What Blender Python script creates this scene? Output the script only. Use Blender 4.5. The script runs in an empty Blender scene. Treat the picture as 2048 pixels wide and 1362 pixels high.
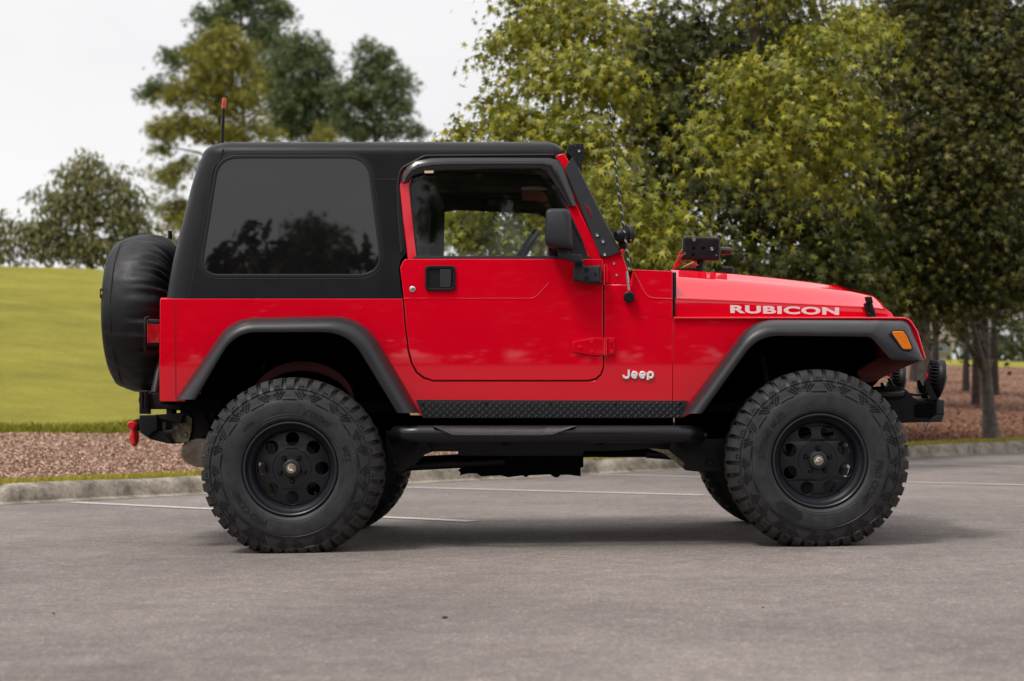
import bpy, bmesh, math, random
import numpy as np
from mathutils import Vector, Matrix
R = math.radians
PI = math.pi
random.seed(7)
S = bpy.context.scene
C = S.collection

# ---------------------------------------------------------------- camera
# the camera looks straight along +Y; distances below are metres
F, CX, CY = 3570.0, 1102.0, 810.0        # focal length and principal point in photo pixels (2048 wide)
D0, H = 8.0, 0.6514                      # camera distance to the near tyre faces, camera height
cam = bpy.data.cameras.new('camera')
cam_o = bpy.data.objects.new('camera', cam); C.objects.link(cam_o)
cam_o.location = (0, -D0, H); cam_o.rotation_euler = (R(90), 0, 0)
cam.sensor_width = 36.0; cam.lens = F / 2048 * 36.0
cam.shift_x = (1024 - CX) / 2048; cam.shift_y = (CY - 681) / 2048
cam.clip_start = 0.05; cam.clip_end = 3000
cam.dof.use_dof = True; cam.dof.focus_distance = 8.15; cam.dof.aperture_fstop = 3.4
S.camera = cam_o

# ---------------------------------------------------------------- world, sun, exposure
SUN_EL, SUN_AZ = R(60), R(232)           # azimuth clockwise from +Y
w = bpy.data.worlds.new('World'); S.world = w; w.use_nodes = True
nt = w.node_tree; nt.nodes.clear()
wo = nt.nodes.new('ShaderNodeOutputWorld'); bg = nt.nodes.new('ShaderNodeBackground')
sky = nt.nodes.new('ShaderNodeTexSky'); sky.sky_type = 'NISHITA'; sky.sun_disc = False
sky.sun_elevation = SUN_EL; sky.sun_rotation = SUN_AZ; sky.dust_density = 3
tc = nt.nodes.new('ShaderNodeTexCoord'); mp = nt.nodes.new('ShaderNodeMapping')
mp.inputs['Scale'].default_value = (1.2, 1.2, 3.0)
nz = nt.nodes.new('ShaderNodeTexNoise'); nz.inputs['Scale'].default_value = 2.2; nz.inputs['Detail'].default_value = 5
cr = nt.nodes.new('ShaderNodeValToRGB')
cr.color_ramp.elements[0].position = .30; cr.color_ramp.elements[0].color = (9.2, 9.1, 9.25, 1)
cr.color_ramp.elements[1].position = .62; cr.color_ramp.elements[1].color = (10.4, 10.25, 10.25, 1)
mx = nt.nodes.new('ShaderNodeMixRGB'); mx.inputs[0].default_value = .9   # thick cloud over the clear sky
nt.links.new(tc.outputs['Generated'], mp.inputs[0]); nt.links.new(mp.outputs[0], nz.inputs[0])
nt.links.new(nz.outputs[0], cr.inputs[0]); nt.links.new(sky.outputs[0], mx.inputs[1]); nt.links.new(cr.outputs[0], mx.inputs[2])
# an overcast sky is brightest overhead
sx = nt.nodes.new('ShaderNodeSeparateXYZ'); nt.links.new(tc.outputs['Generated'], sx.inputs[0])
gr_ = nt.nodes.new('ShaderNodeMapRange'); gr_.inputs[1].default_value = .25; gr_.inputs[2].default_value = .95; gr_.inputs[3].default_value = 1.0; gr_.inputs[4].default_value = 1.35
nt.links.new(sx.outputs[2], gr_.inputs[0])
vm = nt.nodes.new('ShaderNodeVectorMath'); vm.operation = 'SCALE'; nt.links.new(mx.outputs[0], vm.inputs[0]); nt.links.new(gr_.outputs[0], vm.inputs['Scale'])
nt.links.new(vm.outputs[0], bg.inputs[0]); bg.inputs[1].default_value = 0.1
nt.links.new(bg.outputs[0], wo.inputs[0])
sun = bpy.data.lights.new('sun', 'SUN'); sun.energy = 2.3; sun.angle = R(13); sun.color = (1, .95, .87)
sun_o = bpy.data.objects.new('sun', sun); C.objects.link(sun_o)
sd = Vector((math.sin(SUN_AZ) * math.cos(SUN_EL), math.cos(SUN_AZ) * math.cos(SUN_EL), math.sin(SUN_EL)))
sun_o.rotation_euler = sd.to_track_quat('Z', 'Y').to_euler()
S.view_settings.view_transform = 'Standard'; S.view_settings.look = 'None'
S.view_settings.exposure = 0; S.view_settings.gamma = 1
S.render.engine = 'CYCLES'
S.cycles.use_denoising = True
S.cycles.max_bounces = 8; S.cycles.transparent_max_bounces = 12
S.cycles.caustics_reflective = False; S.cycles.caustics_refractive = False

# ---------------------------------------------------------------- materials
MATS = {}
def N(nt, kind, **kw):
    n = nt.nodes.new(kind)
    for k, v in kw.items():
        n.inputs[k].default_value = v
    return n
def mat(name, col, rough=.5, metal=0.0, spec=.5, coat=0.0, coat_rough=.03, var=0.0, vscale=20.0, bump=0.0, bscale=200.0, rvar=0.0, col2=None, ramp=(.35, .65)):
    """Principled material; var = share of mottling between col and col2 by object-space noise; bump = fine grain height."""
    m = bpy.data.materials.new(name); m.use_nodes = True
    nt = m.node_tree; b = nt.nodes['Principled BSDF']
    b.inputs['Base Color'].default_value = (*col, 1); b.inputs['Roughness'].default_value = rough
    b.inputs['Metallic'].default_value = metal; b.inputs['Specular IOR Level'].default_value = spec
    b.inputs['Coat Weight'].default_value = coat; b.inputs['Coat IOR'].default_value = 1.6 if coat == 1.0 else 1.5; b.inputs['Coat Roughness'].default_value = coat_rough
    tc = nt.nodes.new('ShaderNodeTexCoord')
    if var or rvar:
        n = N(nt, 'ShaderNodeTexNoise', Scale=vscale, Detail=6.0, Roughness=.65)
        nt.links.new(tc.outputs['Object'], n.inputs['Vector'])
        if var:
            c2 = col2 or tuple(c * (1 - var) for c in col)
            r = nt.nodes.new('ShaderNodeValToRGB')
            r.color_ramp.elements[0].position, r.color_ramp.elements[1].position = ramp
            r.color_ramp.elements[0].color = (*c2, 1); r.color_ramp.elements[1].color = (*col, 1)
            nt.links.new(n.outputs['Fac'], r.inputs[0]); nt.links.new(r.outputs[0], b.inputs['Base Color'])
        if rvar:
            mr = N(nt, 'ShaderNodeMapRange'); mr.inputs[1].default_value = .3; mr.inputs[2].default_value = .7
            mr.inputs[3].default_value = max(0, rough - rvar); mr.inputs[4].default_value = min(1, rough + rvar)
            nt.links.new(n.outputs['Fac'], mr.inputs[0]); nt.links.new(mr.outputs[0], b.inputs['Roughness'])
    if bump:
        n = N(nt, 'ShaderNodeTexNoise', Scale=bscale, Detail=4.0, Roughness=.7)
        nt.links.new(tc.outputs['Object'], n.inputs['Vector'])
        bp = N(nt, 'ShaderNodeBump', Strength=1.0, Distance=bump)
        nt.links.new(n.outputs['Fac'], bp.inputs['Height']); nt.links.new(bp.outputs[0], b.inputs['Normal'])
    MATS[name] = m
    return m
def glass(name, tint, ior=1.5, rough=0.0):
    m = bpy.data.materials.new(name); m.use_nodes = True
    nt = m.node_tree; nt.nodes.clear()
    o = nt.nodes.new('ShaderNodeOutputMaterial'); mix = nt.nodes.new('ShaderNodeMixShader')
    t = nt.nodes.new('ShaderNodeBsdfTransparent'); t.inputs[0].default_value = (*tint, 1)
    g = nt.nodes.new('ShaderNodeBsdfGlossy'); g.inputs['Roughness'].default_value = rough
    f = nt.nodes.new('ShaderNodeFresnel'); f.inputs[0].default_value = ior
    nt.links.new(f.outputs[0], mix.inputs[0]); nt.links.new(t.outputs[0], mix.inputs[1]); nt.links.new(g.outputs[0], mix.inputs[2])
    nt.links.new(mix.outputs[0], o.inputs[0]); MATS[name] = m
    return m
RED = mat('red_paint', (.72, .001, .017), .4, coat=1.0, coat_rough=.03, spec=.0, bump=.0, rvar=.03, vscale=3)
RED_SHADED = mat('red_paint_shaded', (.13, .003, .008), .5, var=.5, vscale=9)  # body red darkened; shade under the body put into the colour
TOPM = mat('grained_black_plastic', (.0060, .0066, .0090), .40, spec=.24, bump=.0005, bscale=420, var=.3, vscale=7, rvar=.07)
FLARE = mat('grey_black_plastic', (.019, .019, .023), .40, spec=.45, bump=.0003, bscale=520, var=.2, vscale=6, rvar=.06)
BLK = mat('black_metal', (.0055, .0058, .0075), .45, spec=.28, bump=.0002, bscale=150, rvar=.08, vscale=10)
BLKS = mat('satin_black_steel', (.007, .0072, .009), .33, spec=.42, rvar=.08, vscale=14, bump=.0002, bscale=90)
DARK = mat('underbody_black', (.0035, .0037, .0045), .85, spec=.1, var=.5, vscale=12, bump=.001, bscale=40)
SEAL = mat('black_rubber_seal', (.008, .008, .009), .45, spec=.4)
GLOSS = mat('glossy_smoked_acrylic', (.008, .007, .010), .22, spec=.7)
RUB = mat('tyre_rubber', (.034, .0345, .037), .56, spec=.42, var=.45, vscale=16, col2=(.017, .0172, .019), bump=.0004, bscale=220, rvar=.08)
RUB_TR = mat('tread_rubber', (.040, .039, .039), .72, spec=.3, var=.6, vscale=22, col2=(.017, .016, .016), bump=.001, bscale=160)
RUB_GROOVE = mat('tyre_groove_shade', (.007, .007, .008), .42, spec=.45)  # darker than the tyre; groove shade put into the colour
RUB_TXT = mat('tyre_letter_rubber', (.016, .016, .017), .42, spec=.45)
RIM = mat('matte_black_wheel', (.0115, .013, .018), .40, spec=.48, bump=.0002, bscale=200, rvar=.06, vscale=20)
STEEL = mat('bright_steel', (.62, .62, .63), .25, metal=1.0, rvar=.1, vscale=60)
DULLST = mat('dull_exhaust_steel', (.42, .36, .31), .42, metal=.75, var=.5, vscale=14, col2=(.22, .17, .13))
GALV = mat('dirty_plated_steel', (.46, .41, .29), .6, metal=.2, var=.7, vscale=70, col2=(.16, .14, .09))
BRASS = mat('aged_brass', (.42, .33, .22), .4, metal=.9)
WHITEP = mat('silver_decal', (.80, .78, .80), .4)
IVORY = mat('white_emblem', (.75, .76, .76), .3)
AMBER = mat('amber_lens', (.85, .20, .01), .12, spec=.6, coat=.6, var=.15, vscale=40)
TAIL = mat('red_lens', (.50, .006, .016), .15, spec=.5, coat=.6, var=.2, vscale=30)
CLOTH = mat('black_vinyl_cover', (.0065, .0070, .0095), .54, spec=.36, bump=.0016, bscale=22, rvar=.10, vscale=16)
TAGO = mat('orange_print', (.70, .30, .03), .6)
SMOKE = mat('dark_privacy_glass', (.006, .0055, .007), .012, spec=.80)
CLEAR = glass('window_glass', (.95, .97, .96), 1.5)
SHADEG = glass('clear_lamp_glass', (.9, .9, .9), 1.45)
GREYP = mat('dark_grey_plastic', (.020, .021, .026), .52, spec=.38, bump=.0004, bscale=300)
TRIM = mat('beige_interior', (.20, .17, .14), .8)
INT = mat('charcoal_interior', (.018, .018, .020), .85, spec=.3)
REDPL = mat('red_coated_shackle', (.62, .006, .012), .28, coat=.6)
WOODP = mat('copper_wires', (.33, .17, .08), .45, metal=.5)

# ---------------------------------------------------------------- object helpers
def link(name, me, m=None, parent=None, label=None):
    o = bpy.data.objects.new(name, me); C.objects.link(o)
    if m is not None and me is not None and not me.materials:
        me.materials.append(m)
    if parent is not None: o.parent = parent
    if label: o['label'] = label
    return o
def tag(o, label, cat, group=None, kind=None):
    if label: o['label'] = label
    if cat: o['category'] = cat
    if group: o['group'] = group
    if kind: o['kind'] = kind
    return o
def empty(name, loc=(0, 0, 0), rz=0.0):
    o = bpy.data.objects.new(name, None); C.objects.link(o); o.location = loc; o.rotation_euler = (0, 0, rz)
    o.empty_display_size = .2
    return o
def smooth(me, ang=35):
    me.polygons.foreach_set('use_smooth', [True] * len(me.polygons))
    me.set_sharp_from_angle(angle=R(ang)); me.update()
    return me
def mesh_of(verts, faces, name='mesh', ang=35):
    me = bpy.data.meshes.new(name); me.from_pydata([tuple(v) for v in verts], [], faces); me.update()
    bm = bmesh.new(); bm.from_mesh(me); bmesh.ops.recalc_face_normals(bm, faces=bm.faces); bm.to_mesh(me); bm.free()
    return smooth(me, ang)
def join(meshes, name='mesh'):
    """one mesh out of several (keeps material slots of the first only unless the meshes carry their own)"""
    bm = bmesh.new(); mats = []
    for me in meshes:
        ofs = {}
        for i, m in enumerate(me.materials):
            if m not in mats: mats.append(m)
            ofs[i] = mats.index(m)
        n0 = len(bm.faces)
        bm.from_mesh(me); bm.faces.ensure_lookup_table()
        for f in bm.faces[n0:]:
            f.material_index = ofs.get(f.material_index, 0)
    out = bpy.data.meshes.new(name); bm.to_mesh(out); bm.free()
    for m in mats: out.materials.append(m)
    for me in meshes: bpy.data.meshes.remove(me)
    return out
def xf(me, M):
    me.transform(M); return me
# photo pixel + depth -> world
def wx(px, y): return (px - CX) / F * (D0 + y)
def wz(py, y): return H - (py - CY) / F * (D0 + y)
def P(px, py, y): return Vector((wx(px, y), y, wz(py, y)))
def W(px, py, yf):
    if not callable(yf): return P(px, py, yf)
    y = .2
    for _ in range(5):
        p = P(px, py, y); y = yf(p.x, p.z)
    return P(px, py, y)
def fillet(pts, n=7):
    """closed polygon of (x, y) or (x, y, r): corners with r become arcs of n points"""
    out = []; L = len(pts)
    for i, p in enumerate(pts):
        r = p[2] if len(p) > 2 else 0
        a = Vector(pts[i - 1][:2]); b = Vector(p[:2]); c = Vector(pts[(i + 1) % L][:2])
        if r <= 0: out.append(tuple(b)); continue
        out += _arc(a, b, c, r, n)
    return out
def _arc(a, b, c, r, n):
    u = (a - b); v = (c - b); lu, lv = u.length, v.length; u.normalize(); v.normalize()
    ang = math.acos(max(-1, min(1, u.dot(v)))); t = r / math.tan(ang / 2)
    t = min(t, lu * .49, lv * .49); p0 = b + u * t; p1 = b + v * t
    return [tuple(p0 * (1 - s) ** 2 + b * 2 * s * (1 - s) + p1 * s * s) for s in [k / (n - 1) for k in range(n)]]
def fillet_open(pts, n=9):
    out = [tuple(pts[0][:2])]
    for i in range(1, len(pts) - 1):
        p = pts[i]; r = p[2] if len(p) > 2 else 0
        if r <= 0: out += [tuple(p[:2])] * 1; continue
        out += _arc(Vector(pts[i - 1][:2]), Vector(p[:2]), Vector(pts[i + 1][:2]), r, n)
    out.append(tuple(pts[-1][:2])); return out
def curve_mesh(loops, ext, bev=0.0, res=2):
    cu = bpy.data.curves.new('tmp', 'CURVE'); cu.dimensions = '2D'; cu.fill_mode = 'BOTH'
    cu.extrude = ext; cu.bevel_depth = bev; cu.bevel_resolution = res; cu.offset = -bev
    for lp in loops:
        sp = cu.splines.new('POLY'); sp.points.add(len(lp) - 1); sp.use_cyclic_u = True
        for q, p in zip(sp.points, lp): q.co = (p[0], p[1], 0, 1)
    return _bake(cu)
def _bake(data):
    o = bpy.data.objects.new('tmp', data); C.objects.link(o)
    dg = bpy.context.evaluated_depsgraph_get()
    me = bpy.data.meshes.new_from_object(o.evaluated_get(dg))
    bpy.data.objects.remove(o); bpy.data.curves.remove(data)
    return me
def plate(loops, yf, th=.01, bev=.002, cuts=(), xcuts=(), ang=40, px=True, res=2):
    """extruded outline standing in the car's side plane; loops in photo pixels (or metres), front face at y = yf(x, z)"""
    yy = yf if callable(yf) else (lambda x, z: yf)
    if px: loops = [[(q.x, q.z) for q in (W(p[0], p[1], yf) for p in lp)] for lp in loops]
    e = max(th / 2 - bev, .0002)
    me = curve_mesh(loops, e, bev, res)
    me.transform(Matrix(((1, 0, 0, 0), (0, 0, -1, 0), (0, 1, 0, 0), (0, 0, 0, 1))))
    bm = bmesh.new(); bm.from_mesh(me)
    bmesh.ops.remove_doubles(bm, verts=bm.verts, dist=1e-6)
    for z in cuts: bmesh.ops.bisect_plane(bm, geom=bm.verts[:] + bm.edges[:] + bm.faces[:], plane_co=(0, 0, z), plane_no=(0, 0, 1))
    for x in xcuts: bmesh.ops.bisect_plane(bm, geom=bm.verts[:] + bm.edges[:] + bm.faces[:], plane_co=(x, 0, 0), plane_no=(1, 0, 0))
    for v in bm.verts: v.co.y += yy(v.co.x, v.co.z) + e + bev
    bmesh.ops.recalc_face_normals(bm, faces=bm.faces)
    front = [1 if (f.normal.y < -.97 and f.calc_area() > 2e-6) else 0 for f in bm.faces]
    bm.to_mesh(me); bm.free()
    smooth(me, ang)
    if callable(yf):                       # true surface normals on the front face: clean reflections
        cn = [Vector(q.vector) for q in me.corner_normals]; e_ = .004
        for f in me.polygons:
            if front[f.index]:
                for li in f.loop_indices:
                    c = me.vertices[me.loops[li].vertex_index].co
                    cn[li] = Vector(((yy(c.x + e_, c.z) - yy(c.x - e_, c.z)) / (2 * e_), -1, (yy(c.x, c.z + e_) - yy(c.x, c.z - e_)) / (2 * e_))).normalized()
        me.normals_split_custom_set(cn)
    return me
def loft(secs, closed=False, caps=False, ang=35):
    n = len(secs[0]); vs = [p for s in secs for p in s]; fs = []
    for i in range(len(secs) - 1):
        for j in range(n if closed else n - 1):
            k = (j + 1) % n
            fs.append((i * n + j, i * n + k, (i + 1) * n + k, (i + 1) * n + j))
    if caps: fs += [tuple(range(n)), tuple(range((len(secs) - 1) * n, len(secs) * n))]
    return mesh_of(vs, fs, ang=ang)
def tube(path, r, seg=10, caps=True, ang=50):
    path = [Vector(p) for p in path]; secs = []; up = None
    for i, p in enumerate(path):
        t = (path[min(i + 1, len(path) - 1)] - path[max(i - 1, 0)]).normalized()
        if up is None: up = t.orthogonal().normalized()
        up = (up - t * up.dot(t)).normalized(); b = t.cross(up)
        rr = r[i] if isinstance(r, (list, tuple)) else r
        secs.append([p + (up * math.cos(a) + b * math.sin(a)) * rr for a in [2 * PI * k / seg for k in range(seg)]])
    return loft(secs, True, caps, ang)
def box(c, d, bev=0.0, seg=2):
    bm = bmesh.new(); bmesh.ops.create_cube(bm, size=1)
    for v in bm.verts: v.co = Vector((v.co.x * d[0] + c[0], v.co.y * d[1] + c[1], v.co.z * d[2] + c[2]))
    if bev: bmesh.ops.bevel(bm, geom=bm.edges, offset=bev, segments=seg, affect='EDGES', profile=.6)
    me = bpy.data.meshes.new('box'); bm.to_mesh(me); bm.free()
    return smooth(me, 40)
def lathe(prof, seg=64, axis='Y', c=(0, 0, 0), ang=35, closed=False):
    """prof: (r, t) along the axis"""
    vs = []; fs = []; n = len(prof)
    for k in range(seg):
        a = 2 * PI * k / seg; ca, sa = math.cos(a), math.sin(a)
        for r, t in prof:
            q = (r * ca, t, r * sa) if axis == 'Y' else ((t, r * ca, r * sa) if axis == 'X' else (r * ca, r * sa, t))
            vs.append((q[0] + c[0], q[1] + c[1], q[2] + c[2]))
    for k in range(seg):
        k2 = (k + 1) % seg
        for j in range(n if closed else n - 1):
            j2 = (j + 1) % n
            fs.append((k * n + j, k2 * n + j, k2 * n + j2, k * n + j2))
    me = mesh_of(vs, fs, ang=ang)
    bm = bmesh.new(); bm.from_mesh(me); bmesh.ops.remove_doubles(bm, verts=bm.verts, dist=1e-6)
    bmesh.ops.recalc_face_normals(bm, faces=bm.faces); bm.to_mesh(me); bm.free()
    return smooth(me, ang)
def bolt(p, r=.007, h=.004, n=(0, -1, 0)):
    prof = [(0, 0), (r * .45, 0), (r * .5, h * .5), (r * .55, h), (r * .8, h), (r, h * .4), (r, -h)]
    prof[0] = (0, h * .4); prof[1] = (r * .4, h * .4)
    me = lathe(prof, 16, 'Z')
    me.transform(Matrix.Translation(p) @ Vector(n).to_track_quat('Z', 'Y').to_matrix().to_4x4()); return me
def text_mesh(body, size=1.0, ext=.001, off=0.0, bev=0.0, spacing=1.0):
    cu = bpy.data.curves.new('t', 'FONT'); cu.body = body; cu.size = size; cu.extrude = ext; cu.offset = off
    cu.bevel_depth = bev; cu.space_character = spacing; cu.align_x = 'LEFT'; cu.fill_mode = 'BOTH'; cu.resolution_u = 6
    me = _bake(cu)
    n = len(me.vertices); co = np.empty(n * 3); me.vertices.foreach_get('co', co); co = co.reshape(-1, 3)
    return me, co
def set_co(me, co):
    me.vertices.foreach_set('co', np.ascontiguousarray(co, dtype=np.float32).ravel()); me.update(); return me
YC = .935                                 # the car's middle plane
def mirror(o, parent=None, name=None):
    me = o.data.copy(); me.transform(Matrix(((1, 0, 0, 0), (0, -1, 0, 2 * YC), (0, 0, 1, 0), (0, 0, 0, 1)))); me.flip_normals()
    if 'custom_normal' in me.attributes: me.attributes.remove(me.attributes['custom_normal'])
    return link(name or o.name.split('.')[0], me, None, parent or o.parent)
def polys(verts, loops_per, mat_, name):
    """fast mesh: verts (n, k, 3) = n polygons of k corners each"""
    n, k, _ = verts.shape
    me = bpy.data.meshes.new(name); me.vertices.add(n * k); me.vertices.foreach_set('co', verts.astype(np.float32).ravel())
    me.loops.add(n * k); me.loops.foreach_set('vertex_index', np.arange(n * k, dtype=np.int32))
    me.polygons.add(n); me.polygons.foreach_set('loop_start', np.arange(0, n * k, k, dtype=np.int32))
    me.update(calc_edges=True); me.validate()
    if mat_: me.materials.append(mat_)
    return me

# ================================================================ SETTING
SLOPE = .0125                             # the lot falls gently to the left
def gz(x): return SLOPE * x
def hit(px, py):
    d = H / ((py - CY) / F + SLOPE * (px - CX) / F)
    x = (px - CX) / F * d
    return Vector((x, d - D0, gz(x)))
K0, K1 = hit(0, 1009), hit(2048, 904)
KU = Vector((K1.x - K0.x, K1.y - K0.y)).normalized(); KN = Vector((-KU.y, KU.x))
def tq(x, y):
    v = Vector((x - K0.x, y - K0.y)); return v.dot(KU), v.dot(KN)
def xy(t, q): return K0.x + KU.x * t + KN.x * q, K0.y + KU.y * t + KN.y * q
KH = .135
def sstep(a, b, x):
    s = max(0., min(1., (x - a) / (b - a))); return s * s * (3 - 2 * s)
def hl(q):
    if q < .45: return 0.0
    z = .062 * (min(q, 4.7) - .45)
    if q > 4.7:
        s = min(q, 42) - 4.7
        # slope climbs to .16, then rounds over into a crest
        z += .075 * s + .085 * (s - 3 * (1 - math.exp(-s / 3)))
        if s > 20: z -= .0056 * (s - 20) ** 2
    return z
def hr(q):
    z = .078 * max(0, min(q, 21.6) - .45)
    if q > 21.6: z += .048 * (min(q, 160) - 21.6)
    return z
def wlr(t, q): return sstep(3, 11, t - .6 * q)
def zt(x, y):
    t, q = tq(x, y)
    bx, _ = xy(t, 0)
    wgt = wlr(t, q)
    bump = .03 * math.sin(.9 * x + .4 * y) * math.sin(.5 * y - .3 * x) * min(1, max(0, q - .4) / 3)
    return gz(max(-12, min(14, bx))) + KH + hl(q) * (1 - wgt) + hr(q) * wgt + bump
def qm(t): return 4.7 + (21.6 - 4.7) * sstep(7, 17, t) + .18 * math.sin(t * 1.3) + .1 * math.sin(t * 3.1)

def mat_ground(name, cols, scales, bump, bscale, rough=.9, spec=.2, pos=((.35, .65), (.3, .7))):
    """two-scale mottling: cols = (dark, light, tint)"""
    m = bpy.data.materials.new(name); m.use_nodes = True; nt = m.node_tree; b = nt.nodes['Principled BSDF']
    b.inputs['Roughness'].default_value = rough; b.inputs['Specular IOR Level'].default_value = spec
    tc = nt.nodes.new('ShaderNodeTexCoord')
    n1 = N(nt, 'ShaderNodeTexNoise', Scale=scales[0], Detail=6.0, Roughness=.7); n2 = N(nt, 'ShaderNodeTexNoise', Scale=scales[1], Detail=5.0, Roughness=.75)
    r1 = nt.nodes.new('ShaderNodeValToRGB'); r2 = nt.nodes.new('ShaderNodeValToRGB')
    for r, p in ((r1, pos[0]), (r2, pos[1])):
        r.color_ramp.elements[0].position, r.color_ramp.elements[1].position = p
    r1.color_ramp.elements[0].color = (*cols[0], 1); r1.color_ramp.elements[1].color = (*cols[1], 1)
    r2.color_ramp.elements[0].color = (*cols[2], 1); r2.color_ramp.elements[1].color = (1, 1, 1, 1)
    mm = nt.nodes.new('ShaderNodeMixRGB'); mm.blend_type = 'MULTIPLY'; mm.inputs[0].default_value = 1
    for n in (n1, n2): nt.links.new(tc.outputs['Object'], n.inputs['Vector'])
    nt.links.new(n1.outputs['Fac'], r1.inputs[0]); nt.links.new(n2.outputs['Fac'], r2.inputs[0])
    nt.links.new(r1.outputs[0], mm.inputs[1]); nt.links.new(r2.outputs[0], mm.inputs[2]); nt.links.new(mm.outputs[0], b.inputs['Base Color'])
    n3 = N(nt, 'ShaderNodeTexNoise', Scale=bscale, Detail=4.0, Roughness=.7); nt.links.new(tc.outputs['Object'], n3.inputs['Vector'])
    bp = N(nt, 'ShaderNodeBump', Strength=1.0, Distance=bump); nt.links.new(n3.outputs['Fac'], bp.inputs['Height']); nt.links.new(bp.outputs[0], b.inputs['Normal'])
    return m
def mat_asphalt():
    m = bpy.data.materials.new('asphalt'); m.use_nodes = True; nt = m.node_tree; b = nt.nodes['Principled BSDF']
    b.inputs['Roughness'].default_value = .82; b.inputs['Specular IOR Level'].default_value = .3
    tc = nt.nodes.new('ShaderNodeTexCoord'); L = nt.links.new
    big = N(nt, 'ShaderNodeTexNoise', Scale=.55, Detail=5.0, Roughness=.6); mid = N(nt, 'ShaderNodeTexNoise', Scale=7.0, Detail=6.0, Roughness=.7)
    st = nt.nodes.new('ShaderNodeTexVoronoi'); st.inputs['Scale'].default_value = 250
    st2 = nt.nodes.new('ShaderNodeTexVoronoi'); st2.inputs['Scale'].default_value = 95
    for n in (big, mid, st, st2): L(tc.outputs['Object'], n.inputs['Vector'])
    rb = nt.nodes.new('ShaderNodeValToRGB'); rb.color_ramp.elements[0].position = .33; rb.color_ramp.elements[1].position = .62
    rb.color_ramp.elements[0].color = (.178, .155, .145, 1); rb.color_ramp.elements[1].color = (.264, .233, .219, 1)
    rm = nt.nodes.new('ShaderNodeValToRGB'); rm.color_ramp.elements[0].position = .3; rm.color_ramp.elements[1].position = .7
    rm.color_ramp.elements[0].color = (.80, .79, .79, 1); rm.color_ramp.elements[1].color = (1.12, 1.12, 1.12, 1)
    rs = nt.nodes.new('ShaderNodeValToRGB'); e = rs.color_ramp.elements       # the stones: mostly grey, a few pale or dark
    e[0].position = 0; e[0].color = (.62, .60, .58, 1); e[1].position = 1; e[1].color = (1.75, 1.70, 1.62, 1)
    for p, c in ((.25, .88), (.6, 1.0), (.88, 1.12)):
        q = e.new(p); q.color = (c, c, c * .99, 1)
    sep = nt.nodes.new('ShaderNodeSeparateColor'); L(st.outputs['Color'], sep.inputs[0]); L(sep.outputs[0], rs.inputs[0])
    rs2 = nt.nodes.new('ShaderNodeValToRGB'); e = rs2.color_ramp.elements
    e[0].position = 0; e[0].color = (.86, .85, .85, 1); e[1].position = 1; e[1].color = (1.5, 1.45, 1.4, 1); q = e.new(.85); q.color = (1.03, 1.03, 1.03, 1)
    sep2 = nt.nodes.new('ShaderNodeSeparateColor'); L(st2.outputs['Color'], sep2.inputs[0]); L(sep2.outputs[0], rs2.inputs[0])
    prev = rb.outputs[0]
    L(big.outputs['Fac'], rb.inputs[0]); L(mid.outputs['Fac'], rm.inputs[0])
    for r in (rm, rs, rs2):
        mm = nt.nodes.new('ShaderNodeMixRGB'); mm.blend_type = 'MULTIPLY'; mm.inputs[0].default_value = 1
        L(prev, mm.inputs[1]); L(r.outputs[0], mm.inputs[2]); prev = mm.outputs[0]
    L(prev, b.inputs['Base Color'])
    bp = N(nt, 'ShaderNodeBump', Strength=.8, Distance=.004); L(st.outputs['Distance'], bp.inputs['Height']); bp.invert = True
    L(bp.outputs[0], b.inputs['Normal'])
    return m
ASPH = mat_asphalt()
CONC = mat_ground('kerb_concrete', ((.14, .122, .102), (.42, .375, .315), (.60, .57, .52)), (5, 38), .004, 90, pos=((.36, .60), (.3, .6)))
MULCHM = mat_ground('pine_mulch', ((.16, .082, .054), (.36, .205, .138), (.66, .62, .60)), (11, 60), .03, 45, pos=((.34, .62), (.35, .6)))
LAWNM = mat_ground('lawn_turf', ((.255, .235, .024), (.395, .345, .048), (.66, .70, .56)), (.5, 14), .05, 30, pos=((.35, .65), (.3, .68)))
PAINT = mat('worn_white_paint', (.52, .49, .45), .7, var=.5, vscale=60, col2=(.27, .25, .24), ramp=(.38, .52), bump=.001, bscale=200)

# asphalt sheet
vs = [(x, y, gz(max(-14, min(14, x)))) for y in (-260, -60, -8, 4, 60, 400) for x in (-300, -14, 14, 300)]
fs = [(j * 4 + i, j * 4 + i + 1, j * 4 + i + 5, j * 4 + i + 4) for j in range(5) for i in range(3)]
o = link('asphalt_lot', mesh_of(vs, fs), ASPH); o['kind'] = 'structure'
# painted bay lines
def stripe(a, b, wd=.1):
    a, b = hit(*a), hit(*b); d = (b - a); n = Vector((-d.y, d.x, 0)).normalized() * wd / 2
    q = []
    for k in range(13):
        p = a + d * (k / 12)
        for s in (-1, 1):
            v = p + n * s * (1 + .10 * math.sin(k * 2.3 + s)); q.append((v.x, v.y, gz(v.x) + .004))
    return mesh_of(q, [(2 * k, 2 * k + 1, 2 * k + 3, 2 * k + 2) for k in range(12)])
for a, b in (((140, 1005), (945, 1043.5)), ((760, 974), (1412, 991)), ((1100, 947), (2140, 973)), ((1560, 921), (2200, 938))):
    o = link('parking_line', stripe(a, b), PAINT); o['kind'] = 'structure'
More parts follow.
